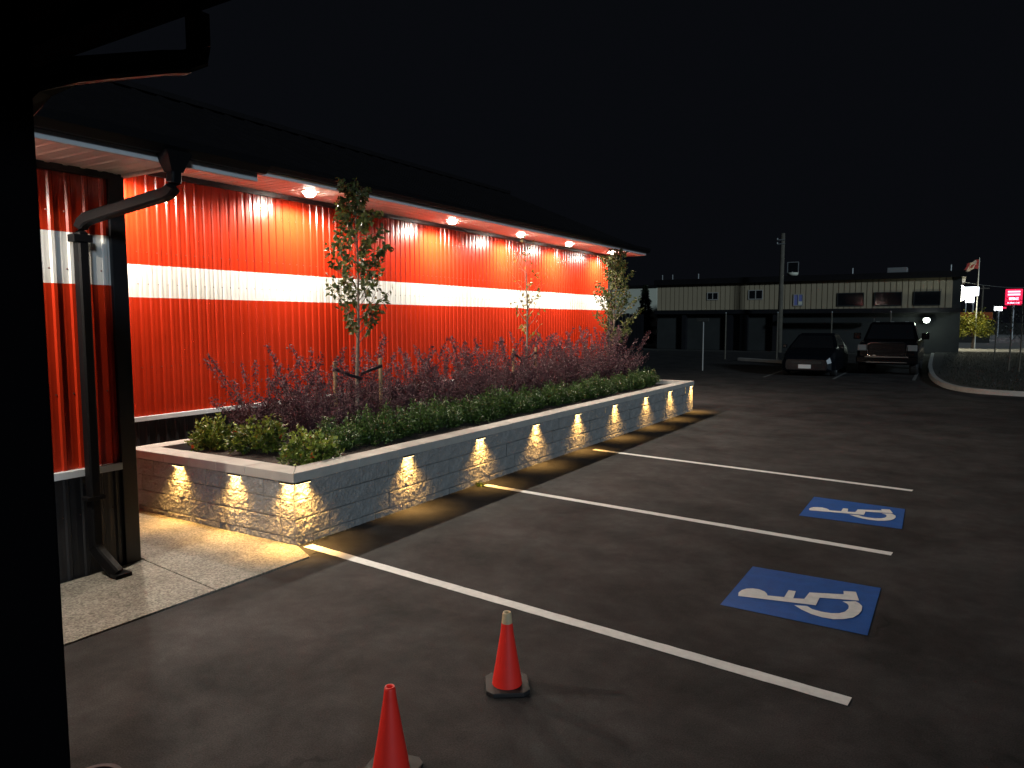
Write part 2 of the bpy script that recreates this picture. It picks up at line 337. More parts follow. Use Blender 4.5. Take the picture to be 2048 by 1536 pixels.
# backing walls, roof planes
P(B().box((X2-0.12,YC-0.3,0),(X2-0.02,YE,3.80)), 'wall_core', M['black'])
P(B().box((X1-0.14,-3.4,0),(X1-0.03,YC-0.05,3.17)), 'wall_core', M['black'])
P(B().box((X2-0.02,YC-0.14,0),(X1-0.14,YC-0.04,3.17)), 'wall_core', M['black'])
P(B().box((-16.6,YE-0.1,0),(X2-0.12,YE,3.80)), 'end_wall', M['black'])
P(B().prism([(-16.6,3.8),(X2,3.8),(-12.0,5.7)], 0, 0.1).mesh('gable', M['black']) if 0 else B().add([(-16.6,YE-0.02,3.8),(X2,YE-0.02,3.8),(-12.0,YE-0.02,5.75),(-16.6,YE-0.1,3.8),(X2,YE-0.1,3.8),(-12.0,YE-0.1,5.75)], [(0,1,2),(5,4,3),(0,3,4,1),(1,4,5,2),(2,5,3,0)]), 'gable', M['black'])
P(B().box((-16.7,-3.4,0),(-16.6,YE,3.80)), 'back_wall', M['black'])
# base trim and corner trims
P(B().box((X2,YC,0.805),(X2+0.045,YE-0.01,0.862)), 'base_trim', M['trim'], bevel=0.004)
P(B().box((X1-0.02,-3.4,0.805),(X1+0.03,YC-0.13,0.862)), 'base_trim', M['trim'], bevel=0.004)
P(B().box((X1-0.06,YC-0.125,0.0),(X1+0.012,YC,3.172)), 'corner_trim', M['black'], bevel=0.006)
P(B().box((X2-0.10,YE-0.02,0.0),(X2+0.03,YE+0.16,3.80)), 'corner_trim', M['black'], bevel=0.006)
P(B().box((X2-0.01,YC+0.0,3.745),(X2+0.035,YE,3.81)), 'top_trim', M['black'])
P(B().box((X1-0.02,-3.4,3.12),(X1+0.02,YC-0.13,3.172)), 'top_trim', M['black'])
# soffits: sheets ribbed across the eave
ZS, XF, YT = 3.815, -7.41, 19.28
me_sf = sheet(NR, [0.0, XF-0.005-X2], [0], lambda s, d, h: (h, s, -d*0.55), ()).mesh('soffit_sheet', [M['soffit']])
for k in range(18):
    y = YC+0.1+k*PW
    if y+PW > YT+0.3: break
    put('soffit_panel', me_sf, (X2, y, ZS))
XFN, ZN = -4.92, 3.173
me_sn = sheet(NR, [0.0, XFN-X1-0.004], [0], lambda s, d, h: (h, s, -d*0.55), ()).mesh('soffit_sheet_near', [M['soffit']])
for k in range(7): put('soffit_panel', me_sn, (X1, YC-0.02-(k+1)*PW, ZN))
P(B().box((X1-0.02,YC-0.02,ZN-0.022),(XFN-0.006,YC+0.025,ZN+0.03)), 'soffit_end_trim', M['white'])
# fascia strips, gutters
P(B().box((XF-0.03,4.05,ZS-0.016),(XF,YT,ZS+0.075)), 'fascia', M['trim'], bevel=0.003)
P(B().box((X2+0.3,YT-0.02,ZS-0.02),(XF-0.03,YT+0.01,ZS+0.02)), 'rake_trim', M['white'])
P(B().box((XFN-0.03,-3.4,ZN-0.036),(XFN,4.09,ZN+0.045)), 'fascia', M['trim'], bevel=0.003)
def gutter(x, z, y0, y1, h=0.11, wd=0.12):
    pr = [(0.002,0.0),(0.07,0.0),(wd,0.05),(wd,h),(wd-0.012,h),(wd-0.012,0.055),(0.066,0.01),(0.014,0.01),(0.014,h),(0.002,h)]
    n = len(pr); v = [(x+a, y0, z+b) for a, b in pr]+[(x+a, y1, z+b) for a, b in pr]
    return B().add(v, [(j, (j+1) % n, n+(j+1) % n, n+j) for j in range(n)]+[tuple(range(n-1,-1,-1)), tuple(range(n, 2*n))])
P(gutter(XFN, ZN+0.020, -3.4, 4.12), 'gutter', M['gutter'])
P(gutter(XF, ZS+0.045, 4.2, YT+0.02), 'gutter', M['gutter'])
# roof sheets with standing ribs
def roofsheet(xa, za, xb, zb, y0, n, up=0.03, pw=0.45):
    L = math.hypot(xb-xa, zb-za); nx, nz = -(zb-za)/L, (xb-xa)/L
    if nz < 0: nx, nz = -nx, -nz
    for k in range(n):
        b = B(); pts = [(0,0),(0.02,0),(0.028,up),(0.05,up),(0.058,0),(pw-0.004,0)]
        v = []
        for (x, z) in ((xa, za), (xb, zb)):
            v += [(x+nx*d, y0+k*pw+s, z+nz*d) for s, d in pts]
        v += [(x, y0+k*pw+s, z-0.03) for (x, z) in ((xa, za), (xb, zb)) for s in (0, pw-0.004)]
        b.add(v, [(j, j+1, 7+j, 6+j) for j in range(5)]+[(12,13,5,4,3,2,1,0),(6,7,8,9,10,11,15,14),(12,14,15,13),(0,6,14,12),(5,13,15,11)])
        P(b, 'roof_panel', M['roof'])
roofsheet(XF+0.04, ZS+0.10, -12.0, 5.90, -3.5, 51)
roofsheet(-16.95, 3.72, -12.0, 5.90, -3.5, 51)
roofsheet(XFN+0.04, ZN+0.07, XF-0.03, 3.80, -3.5, 17, up=0.02)
P(B().prism([(-12.2,-3.5),(-11.8,-3.5),(-11.8,YT+0.03),(-12.2,YT+0.03)], 5.86, 5.95), 'ridge_cap', M['roof'])
# downspout: outlet, offset, drop, kick-out
ds = B(); R = (0.042, 0.034)
pts = [(-4.86,3.30,3.20),(-4.86,3.30,3.04),(-4.863,3.299,3.00),(-4.875,3.296,2.965),(-4.90,3.288,2.938),(-4.94,3.278,2.92),(-5.58,3.098,2.785),(-5.63,3.083,2.77),(-5.665,3.073,2.745),(-5.685,3.067,2.71),(-5.69,3.065,2.67),(-5.69,3.06,0.27),(-5.685,3.06,0.235),(-5.665,3.065,0.20),(-5.52,3.12,0.04)]
ds.tube(pts, 0, rect=(0.040, 0.044)); o = P(ds, 'downspout', M['gutter'])
f = B().add([(-4.94,3.20,3.21),(-4.78,3.20,3.21),(-4.78,3.40,3.21),(-4.94,3.40,3.21),(-4.905,3.255,3.07),(-4.815,3.255,3.07),(-4.815,3.345,3.07),(-4.905,3.345,3.07)], [(0,1,5,4),(1,2,6,5),(2,3,7,6),(3,0,4,7)]).obj('outlet', M['gutter'], o)
B().box((-5.735,2.99,2.60),(-5.64,3.13,2.655)).obj('strap', M['gutter'], o, bevel=0.004)
B().box((-5.735,2.99,0.62),(-5.64,3.13,0.65)).obj('strap', M['gutter'], o, bevel=0.004)
B().box((-5.56,3.07,0.013),(-5.45,3.20,0.045)).obj('spout_shoe', M['gutter'], o, bevel=0.006)

# soffit lights
def soffit_light(loc, label, power, first=[None]):
    t = thing('soffit_light', label, 'light', loc, 0, 'round lights in the eave')
    if first[0] is None:
        first[0] = (B().lathe([(0.085,0.0),(0.115,-0.004),(0.120,-0.014),(0.09,-0.018),(0.080,-0.010)], 28).mesh('trim_ring', M['white'], True),
                    B().lathe([(0.080,-0.010),(0.075,-0.030),(0.056,-0.050),(0.030,-0.062),(0.001,-0.066)], 28).mesh('lens', M['lens_w'], True))  # lens bulges below the soffit; the dome shape stands in for bloom
    obj('trim_ring', first[0][0], t); obj('lens', first[0][1], t)
    light('bulb', 'SPOT', t, (0, 0, -0.10), power, (1.0, 0.89, 0.73), 0.05, spot_size=math.radians(176), spot_blend=0.38)
XL = -7.84
for y, l in ((4.65, 'glowing eave light hidden behind the bent downspout'), (7.41, 'glowing round eave light nearest the downspout, before the leafiest tree'), (10.80, 'second visible glowing eave light, just past the leafiest tree'),
             (13.22, 'third visible glowing eave light, above the sparse young tree'), (15.44, 'fourth visible glowing eave light, between sparse tree and eave tip'), (17.89, 'farthest glowing eave light by the tip of the overhang')):
    soffit_light((XL, y, ZS-0.012), l, SOFFIT_W)
soffit_light((-5.43, 1.68, ZN-0.012), 'round light under the low near eave beside the post', NEAR_W)

# ------------------------------------------------------------------ planter
XP, XPB, YN, YF, ZC = -4.92, -7.476, 4.38, 15.84, 0.665
pl = thing('block_planter', 'long raised planter of grey split-face blocks with pale caps', 'planter', (XP, YN, 0))
pinv = Vector((-XP, -YN, 0))
def block_mesh(L, H, D, seed, nx=38, nz=15, nd=14):
    """split-face block: origin at lower front edge start; outward +X, length +Y"""
    rng = random.Random(seed); b = B(); off = Vector((seed*3.7, seed*1.9, seed*5.1)); g = 0.003
    def rough(y, z, e):
        p = Vector((y*9, z*9, 0))+off
        q = noise.noise(p)*0.007+noise.noise(p*2.7)*0.009+noise.noise(p*6.5)*0.008+max(0,noise.noise(p*5+Vector((7,3,1)))-0.15)*0.012-0.003
        return q*e-0.007*(1-e)
    def face(fn, na, nb):
        v = []
        for k in range(nb+1):
            for j in range(na+1):
                e = 0.0 if j in (0, na) or k in (0, nb) else 1.0
                v.append(fn(j/na, k/nb, e))
        b.add(v, [(k*(na+1)+j, k*(na+1)+j+1, (k+1)*(na+1)+j+1, (k+1)*(na+1)+j) for k in range(nb) for j in range(na)])
    face(lambda u, t, e: (rough(u*L, t*H, e), g+u*(L-2*g), g+t*(H-2*g)), nx, nz)
    face(lambda u, t, e: (-D+u*(D-0.012), g+0.010-rough(u*D+5, t*H, e)-0.010, g+t*(H-2*g)), nd, nz)
    face(lambda u, t, e: (-0.012-u*(D-0.012), L-g-0.010+rough(u*D+9, t*H, e)+0.010, g+t*(H-2*g)), nd, nz)
    z = H-g; b.add([(-0.012,g,z),(-0.012,L-g,z),(-D,L-g,z),(-D,g,z),(-0.012,g,g),(-0.012,L-g,g),(-D,L-g,g),(-D,g,g)], [(0,1,2,3),(7,6,5,4),(3,2,6,7)])
    return b.mesh('block', M['block'])
BL, BH, BD = 0.42, 0.17, 0.20
FULL = [block_mesh(BL, BH, BD, k+1) for k in range(10)]; HALF = [block_mesh(BL/2, BH, BD, k+31, 19) for k in range(4)]
rng = random.Random(4); FX = XP-0.022
def course_run(length, place):
    for r in range(4):
        z = 0.577-(r+1)*BH; s = 0.0; half = r % 2
        while s < length-0.05:
            use = BL/2 if (half and s == 0.0) else BL
            if s+use > length+0.001: use = BL/2 if length-s < BL*0.8 else BL
            me = rng.choice(HALF if use < BL else FULL); sc = min(1.0, (length-s)/use)
            o = obj('block', me, pl); place(o, s, z+rng.uniform(-0.001, 0.001), sc); s += use
def pf(o, s, z, sc): o.location = Vector((FX+rng.uniform(-.004, .004), YN+0.022+s, z))+pinv; o.scale = (1, sc, 1)
course_run(YF-YN-0.04, pf)
def pe(o, s, z, sc): o.location = Vector((XPB+0.02+s, YN+0.024+rng.uniform(-.004, .004), z))+pinv; o.rotation_euler = (0, 0, -PI/2); o.scale = (1, sc, 1)
course_run(FX-BD-XPB-0.025, pe)
def pfar(o, s, z, sc): o.location = Vector((FX-BD-0.005-s, YF-0.02+rng.uniform(-.004, .004), z))+pinv; o.rotation_euler = (0, 0, PI/2); o.scale = (1, sc, 1)
course_run(FX-BD-XPB-0.025, pfar)
def pb(o, s, z, sc): o.location = Vector((XPB+0.022, YF-0.25-s, z))+pinv; o.rotation_euler = (0, 0, PI); o.scale = (1, sc, 1)
course_run(YF-YN-0.5, pb)
def capstone(poly):
    x = sum(p[0] for p in poly)/len(poly); y = sum(p[1] for p in poly)/len(poly)
    dz = rng.uniform(-0.0015, 0.0015)
    b = B().prism([(a+pinv.x, c+pinv.y) for a, c in poly], 0.578, ZC+dz); b.obj('cap_stone', M['cap'], pl, bevel=0.007, seg=2)
W, G = 0.24, 0.002
n = 19; ys = [YN+W+k*(YF-YN-2*W)/n for k in range(n+1)]
for k in range(n):
    a, c = ys[k], ys[k+1]
    if k == 0: capstone([(XP,YN+G),(XP,c-G),(XP-W,c-G),(XP-W,YN+W+G)])
    elif k == n-1: capstone([(XP,a+G),(XP,YF-G),(XP-W,YF-W-G),(XP-W,a+G)])
    else: capstone([(XP,a+G),(XP,c-G),(XP-W,c-G),(XP-W,a+G)])
    if k == 0: capstone([(XPB,YN+G),(XPB+W,YN+W+G),(XPB+W,c-G),(XPB,c-G)])
    elif k == n-1: capstone([(XPB,a+G),(XPB+W,a+G),(XPB+W,YF-W-G),(XPB,YF-G)])
    else: capstone([(XPB,a+G),(XPB+W,a+G),(XPB+W,c-G),(XPB,c-G)])
n = 5; xs = [XP-W-k*(XP-XPB-2*W)/n for k in range(n+1)]
for yy, s in ((YN, 1), (YF, -1)):
    for k in range(n):
        a, c = xs[k], xs[k+1]; i = yy+s*W
        if k == 0: capstone([(XP-G,yy),(a-G,i),(c+G,i),(c+G,yy)])
        elif k == n-1: capstone([(a-G,yy),(a-G,i),(c+G,i),(XPB+G,yy)])
        else: capstone([(a-G,yy),(a-G,i),(c+G,i),(c+G,yy)])
# mulch
nx, ny = 26, 110; v = []
for j in range(ny+1):
    for i in range(nx+1):
        x = XPB+0.2+(XP-XPB-0.4)*i/nx; y = YN+0.2+(YF-YN-0.4)*j/ny
        v.append((x, y, 0.585+0.03*noise.noise(Vector((x*3, y*3, 0)))+0.022*noise.noise(Vector((x*11, y*11, 4)))))
o = obj('mulch', mesh('mulch', v, [(j*(nx+1)+i, j*(nx+1)+i+1, (j+1)*(nx+1)+i+1, (j+1)*(nx+1)+i) for j in range(ny) for i in range(nx)], M['mulch'], smooth=True))
tag(o, 'dark bark mulch filling the raised planter', 'mulch', kind='stuff')
# lights under the caps
pm = {}
def planter_light(loc, rz, label):
    t = thing('planter_light', label, 'light', loc, rz, 'lights under the planter caps')
    if not pm:
        pm['h'] = B().box((0.0,-0.085,-0.014),(0.030,0.085,0.0)).mesh('housing', M['bronze'], bevel=0.002)
        pm['l'] = B().box((0.004,-0.078,-0.018),(0.026,0.078,-0.0145)).mesh('lens', M['lens_y'])
    obj('housing', pm['h'], t); obj('lens', pm['l'], t)
    light('strip', 'AREA', t, (0.005, 0, -0.022), PLANT_W, (1.0, 0.54, 0.14), rot=(0, math.radians(3), 0), shape='RECTANGLE', size=0.010, size_y=0.13, spread=math.radians(105))
zl = 0.5765
for x, l in ((-6.59, 'lit planter light on the short end, nearest the black building corner'), (-5.73, 'middle lit planter light on the short end wall'), (-5.02, 'lit planter light on the short end, beside the front corner')):
    planter_light((x, YN+0.021, zl), -PI/2, l)
ORD = 'first second third fourth fifth sixth seventh eighth ninth tenth eleventh twelfth thirteenth fourteenth fifteenth sixteenth seventeenth eighteenth nineteenth twentieth twenty-first twenty-second twenty-third twenty-fourth'.split()
names = ['first', 'second', 'third', 'fourth', 'fifth', 'sixth', 'seventh', 'eighth']
for k, y in enumerate((4.49, 5.96, 7.35, 8.73, 10.05, 11.48, 12.95, 14.30, 15.68)):
    planter_light((XP-0.021, y, zl), 0, 'lit planter light at the start of the long side, beside the corner' if k == 0 else 'lit planter light at the far end of the long side' if k == 8 else f'{names[k]} lit planter light along the long side from the near corner')

# ------------------------------------------------------------------ plants
def leaves(P, D, N, ln, wd, fold=0.25):
    """numpy leaf blades: points, directions, normals -> verts, quads (two per leaf, folded on the midrib)"""
    D = D/np.linalg.norm(D, axis=1, keepdims=True); Sd = np.cross(D, N); Sd /= np.linalg.norm(Sd, axis=1, keepdims=True)+1e-9; N2 = np.cross(Sd, D)
    ln = ln[:, None]; wd = wd[:, None]
    V = np.stack([P, P+D*ln*0.45+Sd*wd+N2*wd*fold, P+D*ln, P+D*ln*0.45-Sd*wd+N2*wd*fold], 1).reshape(-1, 3)
    k = np.arange(len(P))[:, None]*4
    return V, np.concatenate([k+np.array([0, 1, 2]), k+np.array([0, 2, 3])], 1).reshape(-1, 3)
def nmesh(name, V, F, m):
    me = bpy.data.meshes.new(name); V = np.asarray(V, np.float32); F = np.asarray(F, np.int32); k = F.shape[1]
    me.vertices.add(len(V)); me.vertices.foreach_set('co', V.ravel()); me.loops.add(F.size); me.loops.foreach_set('vertex_index', F.ravel())
    me.polygons.add(len(F)); me.polygons.foreach_set('loop_start', np.arange(0, F.size, k, dtype=np.int32))
    me.materials.append(m); me.update(); return me
def barberry_mesh(seed, H, nst=46):
    r = np.random.default_rng(seed); st = B(); PP = []; DD = []
    for k in range(nst):
        a = r.uniform(0, 2*PI); lean = r.uniform(0.05, 0.75)*(0.4 if k < 8 else 1.0); h = H*(r.uniform(1.0, 1.6) if k < 8 else r.uniform(0.40, 0.85))
        base = np.array([math.cos(a), math.sin(a), 0])*r.uniform(0.0, 0.12); dirn = np.array([math.cos(a)*lean, math.sin(a)*lean, 1.0])
        pts = [base+dirn*h*t+np.array([math.cos(a), math.sin(a), -0.35])*0.18*h*t*t for t in np.linspace(0, 1, 6)]
        st.tube(pts, [0.006, 0.005, 0.004, 0.0035, 0.003, 0.0015], 4)
        m = int((190 if k >= 8 else 150)*h/0.6)
        t = r.uniform(0.12, 1.0, m); i = np.minimum((t*5).astype(int), 4); f = (t*5-i)[:, None]; q = np.array(pts)
        c = q[i]*(1-f)+q[i+1]*f
        spread = ((0.075 if k >= 8 else 0.045)*(1-t)+0.012)[:, None]
        PP.append(c+r.normal(0, 1, (m, 3))*spread); DD.append(r.normal(0, 1, (m, 3))+np.array([0, 0, 0.5]))
    Pn = np.concatenate(PP); Dn = np.concatenate(DD); n = len(Pn); ok = Pn[:, 2] > 0.02; Pn, Dn = Pn[ok], Dn[ok]; n = len(Pn)
    V, F = leaves(Pn, Dn, r.normal(0, 1, (n, 3)), r.uniform(0.018, 0.034, n), r.uniform(0.007, 0.012, n))
    return st.mesh('stems', M['darkbark']), nmesh('foliage', V, F, M['barberry'])
def bush_mesh(seed, rx, ry, H, n, lm, ln, wd, shoots=0, ncl=60):
    r = np.random.default_rng(seed); st = B(); PP = []; DD = []; red = []
    for k in range(ncl):
        a = r.uniform(0, 2*PI); rho = math.sqrt(r.uniform(0.02, 1)); tz = r.uniform(0.25, 1.0)
        tip = np.array([math.cos(a)*rx*rho*(1-0.35*tz*rho), math.sin(a)*ry*rho*(1-0.35*tz*rho), H*tz*math.sqrt(max(0.12, 1-0.75*rho*rho))*r.uniform(0.8, 1.12)])
        base = tip*np.array([0.15, 0.15, 0]); mid = (base+tip)/2+np.array([0, 0, 0.04])
        st.tube([base, mid, tip], [0.005, 0.004, 0.002], 4)
        m = n//ncl; t = r.uniform(0.35, 1.05, m)[:, None]; c = base*(1-t)+tip*t
        d0 = tip-base; d0 = d0/np.linalg.norm(d0)
        PP.append(c+r.normal(0, 1, (m, 3))*0.022); DD.append(r.normal(0, 0.8, (m, 3))+d0)
        if k < shoots: red.append((tip, d0))
    Pn = np.concatenate(PP); Dn = np.concatenate(DD); k = len(Pn)
    V, F = leaves(Pn, Dn, r.normal(0, 1, (k, 3))+np.array([0, 0, 1.2]), r.uniform(ln*0.7, ln*1.3, k), r.uniform(wd*0.7, wd*1.2, k))
    out = [st.mesh('stems', M['darkbark']), nmesh('foliage', V, F, lm)]
    if red:
        for tp, dd in red:
            V, F = leaves(tp+r.normal(0, 0.008, (10, 3)), r.normal(0, 0.6, (10, 3))+dd, r.normal(0, 1, (10, 3)), r.uniform(0.03, 0.048, 10), r.uniform(0.008, 0.012, 10))
            out.append(nmesh('red_shoot', V, F, M['redtip']))
    return out
def plant(name, label, cat, loc, rz, sc, meshes, group):
    t = thing(name, label, cat, loc, rz, group); t.scale = sc
    for k_, m in enumerate(meshes): obj(('stems', 'foliage', 'red_shoot')[min(k_, 2)], m, t)
    return t
BB = [barberry_mesh(10+k, 0.72) for k in range(5)]
rng = random.Random(12); bx = []
y = 5.75; k = 0
while y < 15.4:
    bx.append((-7.08+rng.uniform(-.10, .10), y)); 
    bx.append((-6.50+rng.uniform(-.12, .08), y+0.33)); y += 0.66
for k, (x, y) in enumerate(bx):
    if abs(x+6.6) < 0.08 and abs(y-7.0) < 0.15: x -= 0.3
    sc = rng.uniform(0.92, 1.12)*(1.16 if y > 11.5 else 1.06)
    if x > -6.8 and abs(y-7.0) < 0.85: sc *= 0.72
    if x > -6.9 and abs(y-11.6) < 0.6: sc *= 0.82
    lab = f'{ORD[k//2]} purple barberry from the short end, {"wall-side row" if k % 2 == 0 else "row beside the green hedge"}'
    plant('barberry_shrub', lab, 'shrub', (x, y, 0.585), rng.uniform(0, 6.28), (sc, sc, sc*rng.uniform(0.9, 1.12)), BB[k % 5], 'purple barberry shrubs massed along the red wall')
# the near leaning spray
r = np.random.default_rng(77); st = B(); PP = []
for (a, b2, n, sp) in (((-6.95,5.75,0.6), (-7.45,5.40,1.62), 420, 0.05), ((-6.95,5.8,0.6), (-6.85,5.75,1.50), 200, 0.022), ((-6.9,5.95,0.6), (-6.70,6.15,1.35), 220, 0.03), ((-6.9,5.8,0.6), (-7.35,5.35,1.05), 260, 0.05)):
    a, b2 = np.array(a), np.array(b2); st.tube([a, (a+b2)/2+np.array([0.03, 0, 0.02]), b2], [0.007, 0.005, 0.002], 5)
    t = r.uniform(0.1, 1, n)[:, None]; PP.append(a*(1-t)+b2*t+np.array([0.06, 0, 0.04])*(t*(1-t))+r.normal(0, 1, (n, 3))*sp*(1.15-t))
p = np.concatenate(PP); nn = len(p); V, F = leaves(p, r.normal(0, 1, (nn, 3)), r.normal(0, 1, (nn, 3)), r.uniform(0.016, 0.03, nn), r.uniform(0.006, 0.01, nn))
t = thing('barberry_shrub', 'purple barberry with tall bare sprays leaning out at the near end of the row', 'shrub', (0, 0, 0), 0, 'purple barberry shrubs massed along the red wall')
st.obj('stems', M['darkbark'], t); obj('foliage', nmesh('foliage', V, F, M['barberry']), t)
HG = [bush_mesh(40+k, 0.33, 0.36, 0.38, 4200, M['boxleaf'], 0.036, 0.009, 0, 90) for k in range(4)]
y = 5.85; k = 0
while y < 15.45:
    s = rng.uniform(0.88, 1.1)
    plant('hedge_shrub', f'{ORD[k]} low green hedge shrub from the short end of the planter', 'shrub', (-5.80+rng.uniform(-.07, .05), y, 0.58), rng.uniform(0, 6.28), (s, s, s*rng.uniform(0.85, 1.08)), HG[k % 4], 'low green hedge shrubs along the planter front')
    k += 1; y += 0.47
for x, y, sx, sz, sd, lab in ((-5.42,5.05,0.36,0.40,61,'bright green rounded shrub with red tips, nearest the planter front corner'), (-6.42,5.25,0.37,0.44,62,'bright green shrub with red tips, middle of three at the short end'), (-7.03,5.15,0.32,0.38,63,'bright green shrub at the short end, closest to the black wainscot')):
    plant('bright_shrub', lab, 'shrub', (x, y, 0.58), 0, (1, 1, 1), bush_mesh(sd, sx, sx, sz, 2400, M['limeleaf'], 0.048, 0.015, 5 if sd < 63 else 2, 75), 'bright green shrubs at the short end')
# weed at the planter foot
r = np.random.default_rng(5); n = 60; V, F = leaves(r.normal(0, 0.02, (n, 3))*np.array([1, 1, 0]), r.normal(0, 0.6, (n, 3))+np.array([0.3, 0, 0.8]), r.normal(0, 1, (n, 3)), r.uniform(0.03, 0.08, n), r.uniform(0.005, 0.01, n))
o = obj('weed', nmesh('weed', V, F, M['limeleaf']), None, (-4.86, 7.22, 0.002)); tag(o, 'small green weed growing at the foot of the planter wall', 'weed')

def young_tree(loc, label, seed, H, z0, width, nbr, lpb, lm, lean=0.0, lsize=0.075, top=1.0):
    r = np.random.default_rng(seed); t = thing('young_tree', label, 'tree', loc, 0, 'staked young trees in the planter')
    tr = B(); q = [np.array([lean*s+0.02*math.sin(s*5+seed), 0.015*math.sin(s*7+seed), H*s]) for s in np.linspace(0, 1, 12)]
    tr.tube(q, [0.030-0.026*k/11 for k in range(12)], 9); tr.obj('trunk', M['bark'], t, smooth=True)
    br = B(); PP = []; DD = []
    for k in range(nbr):
        s = z0+(1-z0)*((k+0.5)/nbr)**0.95; i = min(int(s*11), 10); b0 = q[i]*(1-(s*11-i))+q[i+1]*(s*11-i)
        a = k*2.4+r.uniform(-.5, .5); rel = (s-z0)/(1-z0); L = width*min(1.0, 0.55+rel*2.2)*(1-0.68*rel)*r.uniform(0.8, 1.12)
        d = np.array([math.cos(a), math.sin(a), r.uniform(0.7, 1.5)]); d /= np.linalg.norm(d)
        tip = b0+d*L*1.35; mid = b0+d*L*0.6+np.array([0, 0, -0.02])
        br.tube([b0, mid, tip], [0.007*(1-0.5*rel), 0.005*(1-0.5*rel), 0.002], 5)
        m = max(1, int(lpb*r.uniform(0.5, 1.4)*(top if rel > 0.55 else 1.0)))
        tt = r.uniform(0.3, 1.05, m)[:, None]; PP.append(b0*(1-tt)+tip*tt+r.normal(0, 0.022, (m, 3))); DD.append(r.normal(0, 0.8, (m, 3))+d*0.5+np.array([0, 0, -0.65]))
    br.obj('branches', M['bark'], t)
    p = np.concatenate(PP); d = np.concatenate(DD); n = len(p)
    V, F = leaves(p, d, r.normal(0, 0.8, (n, 3))+np.array([0.6, -0.6, 0.6]), r.uniform(lsize*0.75, lsize*1.25, n), r.uniform(lsize*0.20, lsize*0.32, n), 0.3)
    obj('crown', nmesh('crown', V, F, lm), t)
    return t
young_tree((-6.62,7.02,0.58), 'leafiest young tree, tied between two stakes near the downspout end', 4, 3.02, 0.36, 0.56, 48, 36, M['treeleaf'], lsize=0.085)
young_tree((-6.80,11.66,0.58), 'sparse young tree with bare top and few yellowing leaves', 5, 2.86, 0.36, 0.46, 26, 8, M['yleaf'], top=0.45, lsize=0.085)
young_tree((-6.80,16.0-0.25,0.58), 'yellow-green young tree at the far end, beyond the red wall corner', 9, 2.9, 0.27, 0.70, 48, 42, M['dimleaf'], lsize=0.08)
def stake_pair(tx, ty, ys, z1, which):
    for k, sy in enumerate(ys):
        t = thing('tree_stake', f'round wooden stake tied to the {which}, {"nearer" if k == 0 else "farther"} of its pair', 'stake', (tx, sy, 0.56), 0, 'stakes beside the young trees')
        B().tube([(0,0,0),(0,0,z1-0.56)], 0.024, 10).obj('post', M['stake'], t, bevel=0.003)
        zz = z1-0.56-0.10; dz = -0.14 if k == 0 else -0.08
        B().tube([(0.026,0,zz),(0.0,(ty-sy)*0.5,zz+dz*0.55),(0.03,(ty-sy),zz+dz)], 0, rect=(0.006,0.019)).obj('tie_strap', M['strap'], t)
        B().lathe([(0.0255,zz-0.02),(0.030,zz-0.02),(0.030,zz+0.02),(0.0255,zz+0.02)], 10).obj('tie_loop', M['strap'], t)
stake_pair(-6.60, 7.02, (6.58, 7.42), 1.50, 'leafiest tree')
stake_pair(-6.80, 11.66, (11.2, 12.02), 1.50, 'sparse tree')
stake_pair(-6.80, 15.75, (15.35, 16.0-0.35+0.0), 1.46, 'farthest tree')

# ------------------------------------------------------------------ traffic cones
def cone(loc, rz, label, tip, h=0.42):
    t = thing('traffic_cone', label, 'cone', loc, rz, 'orange traffic cones')
    b = B(); pr = [(0.082,0.025),(0.080,0.04),(0.074,0.08),(0.060,0.16),(0.047,0.24),(0.036,0.31),(0.030,h-0.06),(0.0245,h-0.012),(0.021,h),(0.015,h-0.001),(0.014,h-0.06)]
    b.lathe(pr[:7], 32, 0).lathe(pr[6:], 32, 1 if tip else 0); b.obj('body', [M['orange'], M['faded']], t, smooth=True)
    c = 0.118; k = 0.035; B().prism([(-c+k,-c),(c-k,-c),(c,-c+k),(c,c-k),(c-k,c),(-c+k,c),(-c,c-k),(-c,-c+k)], 0.001, 0.025).obj('base', M['rubber'], t, bevel=0.005)
cone((-2.02,3.255,0), 0.62, 'orange cone with a worn pale tip standing by the parking line', True, 0.425)
cone((-2.055,2.335,0), 0.25, 'plain orange-red cone cut off by the bottom edge', False, 0.405)

# ------------------------------------------------------------------ dark post and canopy at the viewer's side
t = thing('entrance_canopy', 'dark entrance canopy with a black post and gutter at the viewer side', 'canopy', (-2.3, 0.8, 0))
ti = Vector((2.3, -0.8, 0))
def K(b, name, m, **k): o = b.obj(name, m, t, **k); o.location = ti; return o
ti = Vector((2.3, -0.8, 0))
K(B().box((-2.60,0.60,0.0),(-2.04,1.00,2.95)), 'post', M['blackest'], bevel=0.01)
K(B().box((-4.6,-2.0,2.98),(-0.6,1.40,3.06)), 'roof_deck', M['blackest'])
K(B().box((-4.6,1.02,2.84),(-0.6,1.12,2.975)), 'beam', M['blackest'])
K(B().box((-4.6,1.30,2.905),(-0.6,1.40,2.978)), 'fascia', M['blackest'])
def gx(y, z): 
    pr = [(0.002,0.0),(0.025,0.0),(0.06,0.04),(0.06,0.09),(0.002,0.09)]; n = len(pr)
    return B().add([(-4.6, y+a, z+b) for a, b in pr]+[(-0.6, y+a, z+b) for a, b in pr], [(j, (j+1) % n, n+(j+1) % n, n+j) for j in range(n)]+[tuple(range(n)), tuple(range(2*n-1, n-1, -1))])
K(gx(1.40, 2.91), 'gutter', M['blackest'])
